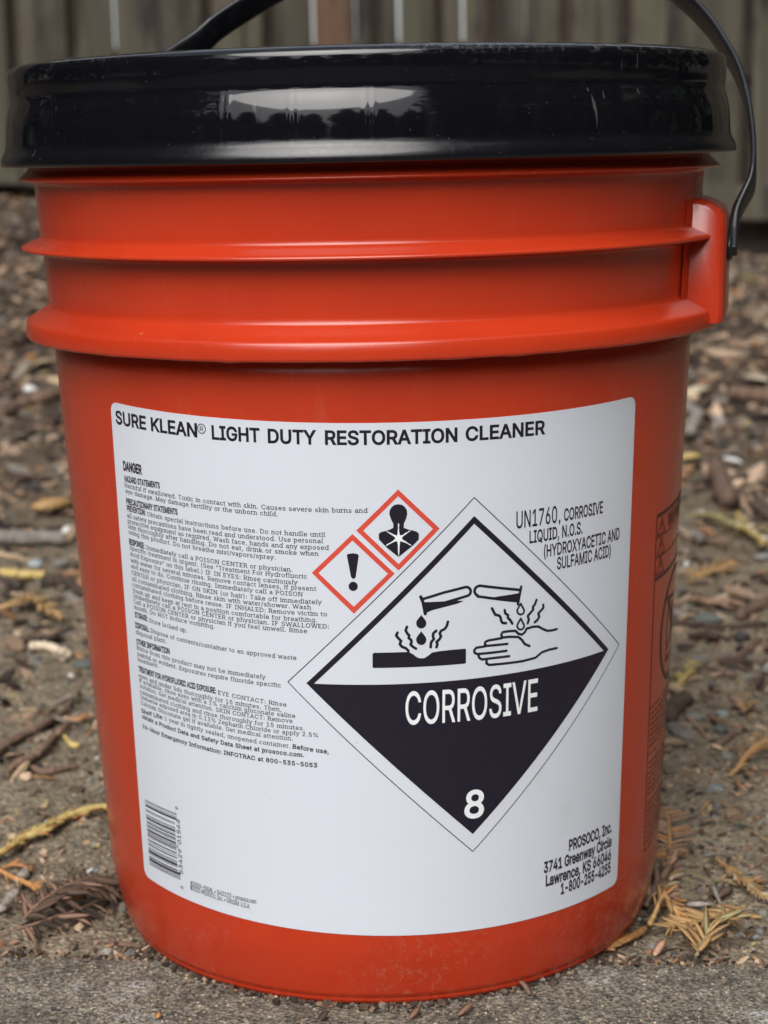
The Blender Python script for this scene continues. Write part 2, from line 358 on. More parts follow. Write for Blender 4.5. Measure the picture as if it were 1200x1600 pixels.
pr += [(.1371, .2790), (.1377, .2880), (.1380, .2925), (.1383, .2938), (.1420, .2942), (.1452, .2945), (.1464, .2948), (.1466, .2954), (.1464, .2960), (.1452, .2968), (.1412, .2984), (.1392, .2995), (.1387, .3005), (.1387, .3020)]
pr += [(.1392, .3090), (.1398, .3180), (.1401, .3206), (.1405, .3217), (.1440, .3222), (.1460, .3228), (.1465, .3232), (.1461, .3237), (.1432, .3262), (.1422, .3274), (.1418, .3300), (.1418, .3400)]
jr = np.random.RandomState(5)
def pj(i, r, z, th, rr, zz):
    if i in (0, 1, 2): rr = rr + np.abs(jr.normal(0, .00022, len(th))) * (jr.rand(len(th)) < .5) * (1 if i == 1 else .3)
    if abs(z - .2588) < 1e-6 or abs(z - .2590) < 1e-6: zz = zz - np.interp(th, np.linspace(0, 2 * PI, 140), jr.rand(140) ** 4) * .0005
    return rr, zz
obj('body', lathe('body', pr, M['red'], 720, pj), pail)
obj('base', lathe('base', [(.1150, .0004), (.112, .003), (.02, .0035), (.0001, .0035)], M['red'], 180), pail)
# lid
lp = [(.1425, .3300), (.1500, .3290), (.1515, .3284), (.1524, .3284), (.1529, .3288), (.1530, .3296), (.1529, .3306), (.1525, .3322), (.1515, .3338), (.1509, .3352), (.15075, .3370),
      (.1506, .3400), (.1504, .3430), (.1500, .3460), (.14955, .3485), (.1490, .3505), (.1485, .3520), (.1481, .3533), (.1480, .3545), (.1481, .3558), (.1483, .3575), (.14850, .3600), (.1486, .3626), (.1485, .3645), (.1483, .3656), (.1479, .3664), (.1473, .3669), (.1466, .36725), (.1456, .36756), (.1446, .36785), (.1436, .3681), (.1428, .36825), (.1421, .3681), (.1416, .3676), (.1412, .3668),
      (.1405, .3630), (.1400, .3590), (.1390, .3575), (.1300, .3570), (.0700, .3570), (.0685, .3577), (.0670, .3577), (.0655, .3570), (.0001, .3570)]
DENT = [math.radians(a) for a in (-52, -19.5, -9.8, .2, 24, 47, 70, 95, 130, 165, 200, 235, 270)]
def lj(i, r, z, th, rr, zz):
    if .334 < z < .3555:
        wz = max(0, 1 - abs(z - .3445) / .0100) ** .7
        for a in DENT:
            d = (th - a + PI) % (2 * PI) - PI
            rr = rr + (.00028 * np.exp(-(d / .010) ** 2) - .00042 * np.exp(-(d / .004) ** 2)) * wz
    rr = rr + .00010 * np.sin(th * 5 + z * 30) * (1 if z < .36 else .6)
    return rr, zz
lid = obj('lid', lathe('lid', lp, M['black'], 1080, lj), pail)

# ears that carry the handle
TH = math.radians(77)
def frame(th): return Vector((math.sin(th), -math.cos(th), 0)), Vector((math.cos(th), math.sin(th), 0))
def ear(th, name='handle_bracket'):
    er, et = frame(th)
    prof = [(.130, .2600), (.1475, .2605), (.1492, .2612), (.1498, .2635), (.1500, .2975), (.1495, .3030), (.1478, .3062), (.1450, .3082), (.1410, .3100), (.1300, .3110)]
    half = .0260; rows = []
    for s, ins in ((-half, .0022), (-half + .0008, .0010), (-half + .0028, 0), (half - .0028, 0), (half - .0008, .0010), (half, .0022)):
        rows.append([(r - ins if 1 < i < 9 else r, z - (ins * .8 if i > 4 else -ins * .3), s) for i, (r, z) in enumerate(prof)])
    V = []; F = []; k = len(prof)
    for row in rows:
        for r, z, s in row: V.append(er * r + et * s + Vector((0, 0, z)))
    for a in range(len(rows) - 1):
        for b_ in range(k):
            b2 = (b_ + 1) % k; F.append((a * k + b_, a * k + b2, (a + 1) * k + b2, (a + 1) * k + b_))
    F.append(tuple(range(k))[::-1]); F.append(tuple(range((len(rows) - 1) * k, len(rows) * k)))
    o = obj(name, mesh('handle_bracket', V, F, M['red'], True), pail)
    bm = bmesh.new(); bm.from_mesh(o.data); bmesh.ops.recalc_face_normals(bm, faces=bm.faces)
    for e in bm.edges:
        if len(e.link_faces) == 2 and e.calc_face_angle() > .55: e.smooth = False
    bm.to_mesh(o.data); bm.free()
    # thickened wall around the bracket
    V = []; F = []; nu, nv = 24, 14
    for iv in range(nv + 1):
        z = .262 + (.3125 - .262) * iv / nv
        for iu in range(nu + 1):
            s = -1 + 2 * iu / nu; aa = th + s * .245
            topf = min(1, max(0, (.3125 - z) / .008)) ** .5 if s * s < .999 else 0
            ed = min(1, (1 - abs(s)) / .10)
            corner = 1 if (iv < nv - 2 or abs(s) < .88) else .3
            r = (.1378 + .055 * (z - .27)) + .0006 * math.sin(min(1, ed) * PI / 2) * topf * corner - .0006
            V.append(Vector((math.sin(aa) * r, -math.cos(aa) * r, z)))
    for iv in range(nv):
        for iu in range(nu):
            a = iv * (nu + 1) + iu; F.append((a, a + 1, a + nu + 2, a + nu + 1))
    obj('bracket_pad', mesh('bracket_pad', V, F, M['red']), pail)
TH2 = math.radians(-118)
ear(TH); ear(TH2)

# bail handle
BETA = math.radians(40); ZP = .2905
eu, en = frame(TH); ev = Vector((0, 0, math.cos(BETA))) + en * math.sin(BETA); wn = eu.cross(ev).normalized()
path = [(.1521, -.0030), (.1521, .0030), (.1522, .0105), (.1532, .0170), (.1560, .0245), (.1583, .0305), (.1592, .038), (.1589, .050), (.1572, .066), (.1546, .0800), (.1508, .0935), (.1452, .1062), (.1378, .1200), (.1265, .1357), (.112, .151), (.090, .166), (.060, .177), (.025, .182), (-.010, .179), (-.040, .168), (-.0640, .1535), (-.0850, .1360), (-.1000, .1215), (-.1250, .1040), (-.1440, .0840), (-.1560, .060), (-.1600, .035), (-.1590, .020), (-.1560, .010), (-.1545, .0)]
def catmull(P, n):
    out = []
    for i in range(len(P) - 1):
        p0 = P[max(0, i - 1)]; p1 = P[i]; p2 = P[i + 1]; p3 = P[min(len(P) - 1, i + 2)]
        for j in range(n):
            u_ = j / n; out.append(.5 * ((2 * p1) + (p2 - p0) * u_ + (2 * p0 - 5 * p1 + 4 * p2 - p3) * u_ ** 2 + (3 * p1 - p0 - 3 * p2 + p3) * u_ ** 3))
    return out + [P[-1]]
pts = catmull([Vector((a, b_, 0)) for a, b_ in path], 8)
V = []; F = []; sec = []
for i, p in enumerate(pts):
    tg = (pts[min(i + 1, len(pts) - 1)] - pts[max(i - 1, 0)]).normalized(); nr = Vector((tg.y, -tg.x, 0))
    sarc = min(i, len(pts) - 1 - i); f = min(1, sarc / 30)
    hw = .0030 + (.0076 - .0030) * min(1, max(0, (sarc - 12) / 34)); ht = .0018 - .0006 * min(1, max(0, (sarc - 16) / 24))
    ring = []
    for a, b_ in ((-1, -.6), (-.85, -1), (-.3, -1), (.3, -1), (.85, -1), (1, -.6), (1, .6), (.85, 1), (.3, 1), (-.3, 1), (-.85, 1), (-1, .6)):
        q = p + nr * (b_ * ht); sft = min(1, max(0, (-q.x) / .10)) * min(1, max(0, 1.6 - q.y / .08))
        rt_ = Matrix.Rotation((TH2 + PI - TH) * sft, 3, 'Z'); ring.append(rt_ @ (Vector((0, 0, ZP)) + eu * q.x + ev * q.y + wn * (a * hw)))
    V += ring
k = 12
for i in range(len(pts) - 1):
    for j in range(k): F.append((i * k + j, i * k + (j + 1) % k, (i + 1) * k + (j + 1) % k, (i + 1) * k + j))
F += [tuple(range(k))[::-1], tuple(range((len(pts) - 1) * k, len(pts) * k))]
handle = obj('handle', mesh('handle', V, F, M['strap']), pail)
def discmesh(name, rad, dep, mat):
    bm = bmesh.new(); bmesh.ops.create_cone(bm, cap_ends=True, segments=28, radius1=rad, radius2=rad, depth=dep)
    bmesh.ops.bevel(bm, geom=[e for e in bm.edges if abs(e.verts[0].co.z - e.verts[1].co.z) < 1e-6], offset=dep * .25, segments=3, affect='EDGES')
    me = bpy.data.meshes.new(name); bm.to_mesh(me); bm.free(); me.materials.append(mat); me.polygons.foreach_set('use_smooth', [True] * len(me.polygons)); return me
for th in (TH, TH2):
    er, et = frame(th); h = obj('pivot_knob', discmesh('pivot_knob', .0052, .0026, M['strap']), handle)
    h.location = er * .1508 + Vector((0, 0, ZP - .001)); h.rotation_euler = er.to_track_quat('Z', 'Y').to_euler()

# ------------------------------------------------------------------ label sheet and its print, millimetres on the unrolled cone
ZA = -R0 / K0; SA = K0 / math.sqrt(1 + K0 * K0); CA = 1 / math.sqrt(1 + K0 * K0); S0 = -ZA / CA
def wrap(X, Y, off):
    X = np.asarray(X, float) / 1000; Y = np.asarray(Y, float) / 1000 + S0
    s = np.hypot(X, Y); th = np.arctan2(X, Y) / SA; z = ZA + s * CA; r = K0 * (z - ZA) + off
    return np.stack([r * np.sin(th), -r * np.cos(th), z], -1)
class Flat:
    def __init__(self): self.v = []; self.f = []; self.n = 0; self.lay = 0
    def add(self, pts, faces):
        self.v.append([(p[0], p[1], self.lay) for p in pts]); self.f += [tuple(i + self.n for i in q) for q in faces]; self.n += len(pts)
    def poly(self, loops):
        if not isinstance(loops[0][0], (list, tuple)): loops = [loops]
        allp = [p for l in loops for p in l]
        tri = tessellate_polygon([[Vector((p[0], p[1], 0)) for p in l] for l in loops]); self.add(allp, tri)
    def stroke(self, pts, w_):
        for (a, b_) in zip(pts[:-1], pts[1:]):
            self.lay = (self.lay + .5) % 8
            dx, dy = b_[0] - a[0], b_[1] - a[1]; L = math.hypot(dx, dy)
            if L < 1e-6: continue
            nx, ny = -dy / L * w_ / 2, dx / L * w_ / 2
            self.add([(a[0] + nx, a[1] + ny), (b_[0] + nx, b_[1] + ny), (b_[0] - nx, b_[1] - ny), (a[0] - nx, a[1] - ny)], [(0, 1, 2, 3)])
        for p in pts:
            self.lay = (self.lay + .5) % 8
            self.add([(p[0] + math.cos(a) * w_ / 2, p[1] + math.sin(a) * w_ / 2) for a in np.linspace(0, 2 * PI, 12, endpoint=False)], [tuple(range(12))])
        self.lay = 0
    def build(self, name, mat, off, parent, cut=None, ycut=None):
        v = [p for q in self.v for p in q]
        bm = bmesh.new(); bv = [bm.verts.new(p) for p in v]
        for f in self.f:
            if len(set(f)) == len(f):
                try: bm.faces.new([bv[i] for i in f])
                except ValueError: pass
        if cut:
            x0 = min(p[0] for p in v); x1 = max(p[0] for p in v); x = x0 + cut
            while x < x1:
                bmesh.ops.bisect_plane(bm, geom=bm.verts[:] + bm.edges[:] + bm.faces[:], plane_co=(x, 0, 0), plane_no=(1, 0, 0)); x += cut
        if ycut:
            y = min(p[1] for p in v) + ycut
            while y < max(p[1] for p in v):
                bmesh.ops.bisect_plane(bm, geom=bm.verts[:] + bm.edges[:] + bm.faces[:], plane_co=(0, y, 0), plane_no=(0, 1, 0)); y += ycut
        A = np.array([p.co[:] for p in bm.verts]); W = wrap(A[:, 0], A[:, 1], off)
        nrm = W.copy(); nrm[:, 2] = 0; nrm /= np.linalg.norm(nrm, axis=1)[:, None]; W += nrm * (A[:, 2:3] * 2e-6)
        for p, c_ in zip(bm.verts, W): p.co = c_
        bm.normal_update()
        for f in bm.faces:
            c_ = f.calc_center_median()
            if f.normal.x * c_.x + f.normal.y * c_.y < 0: f.normal_flip()
        me = bpy.data.meshes.new(name); bm.to_mesh(me); bm.free(); me.materials.append(mat)
        return obj(name, me, parent)

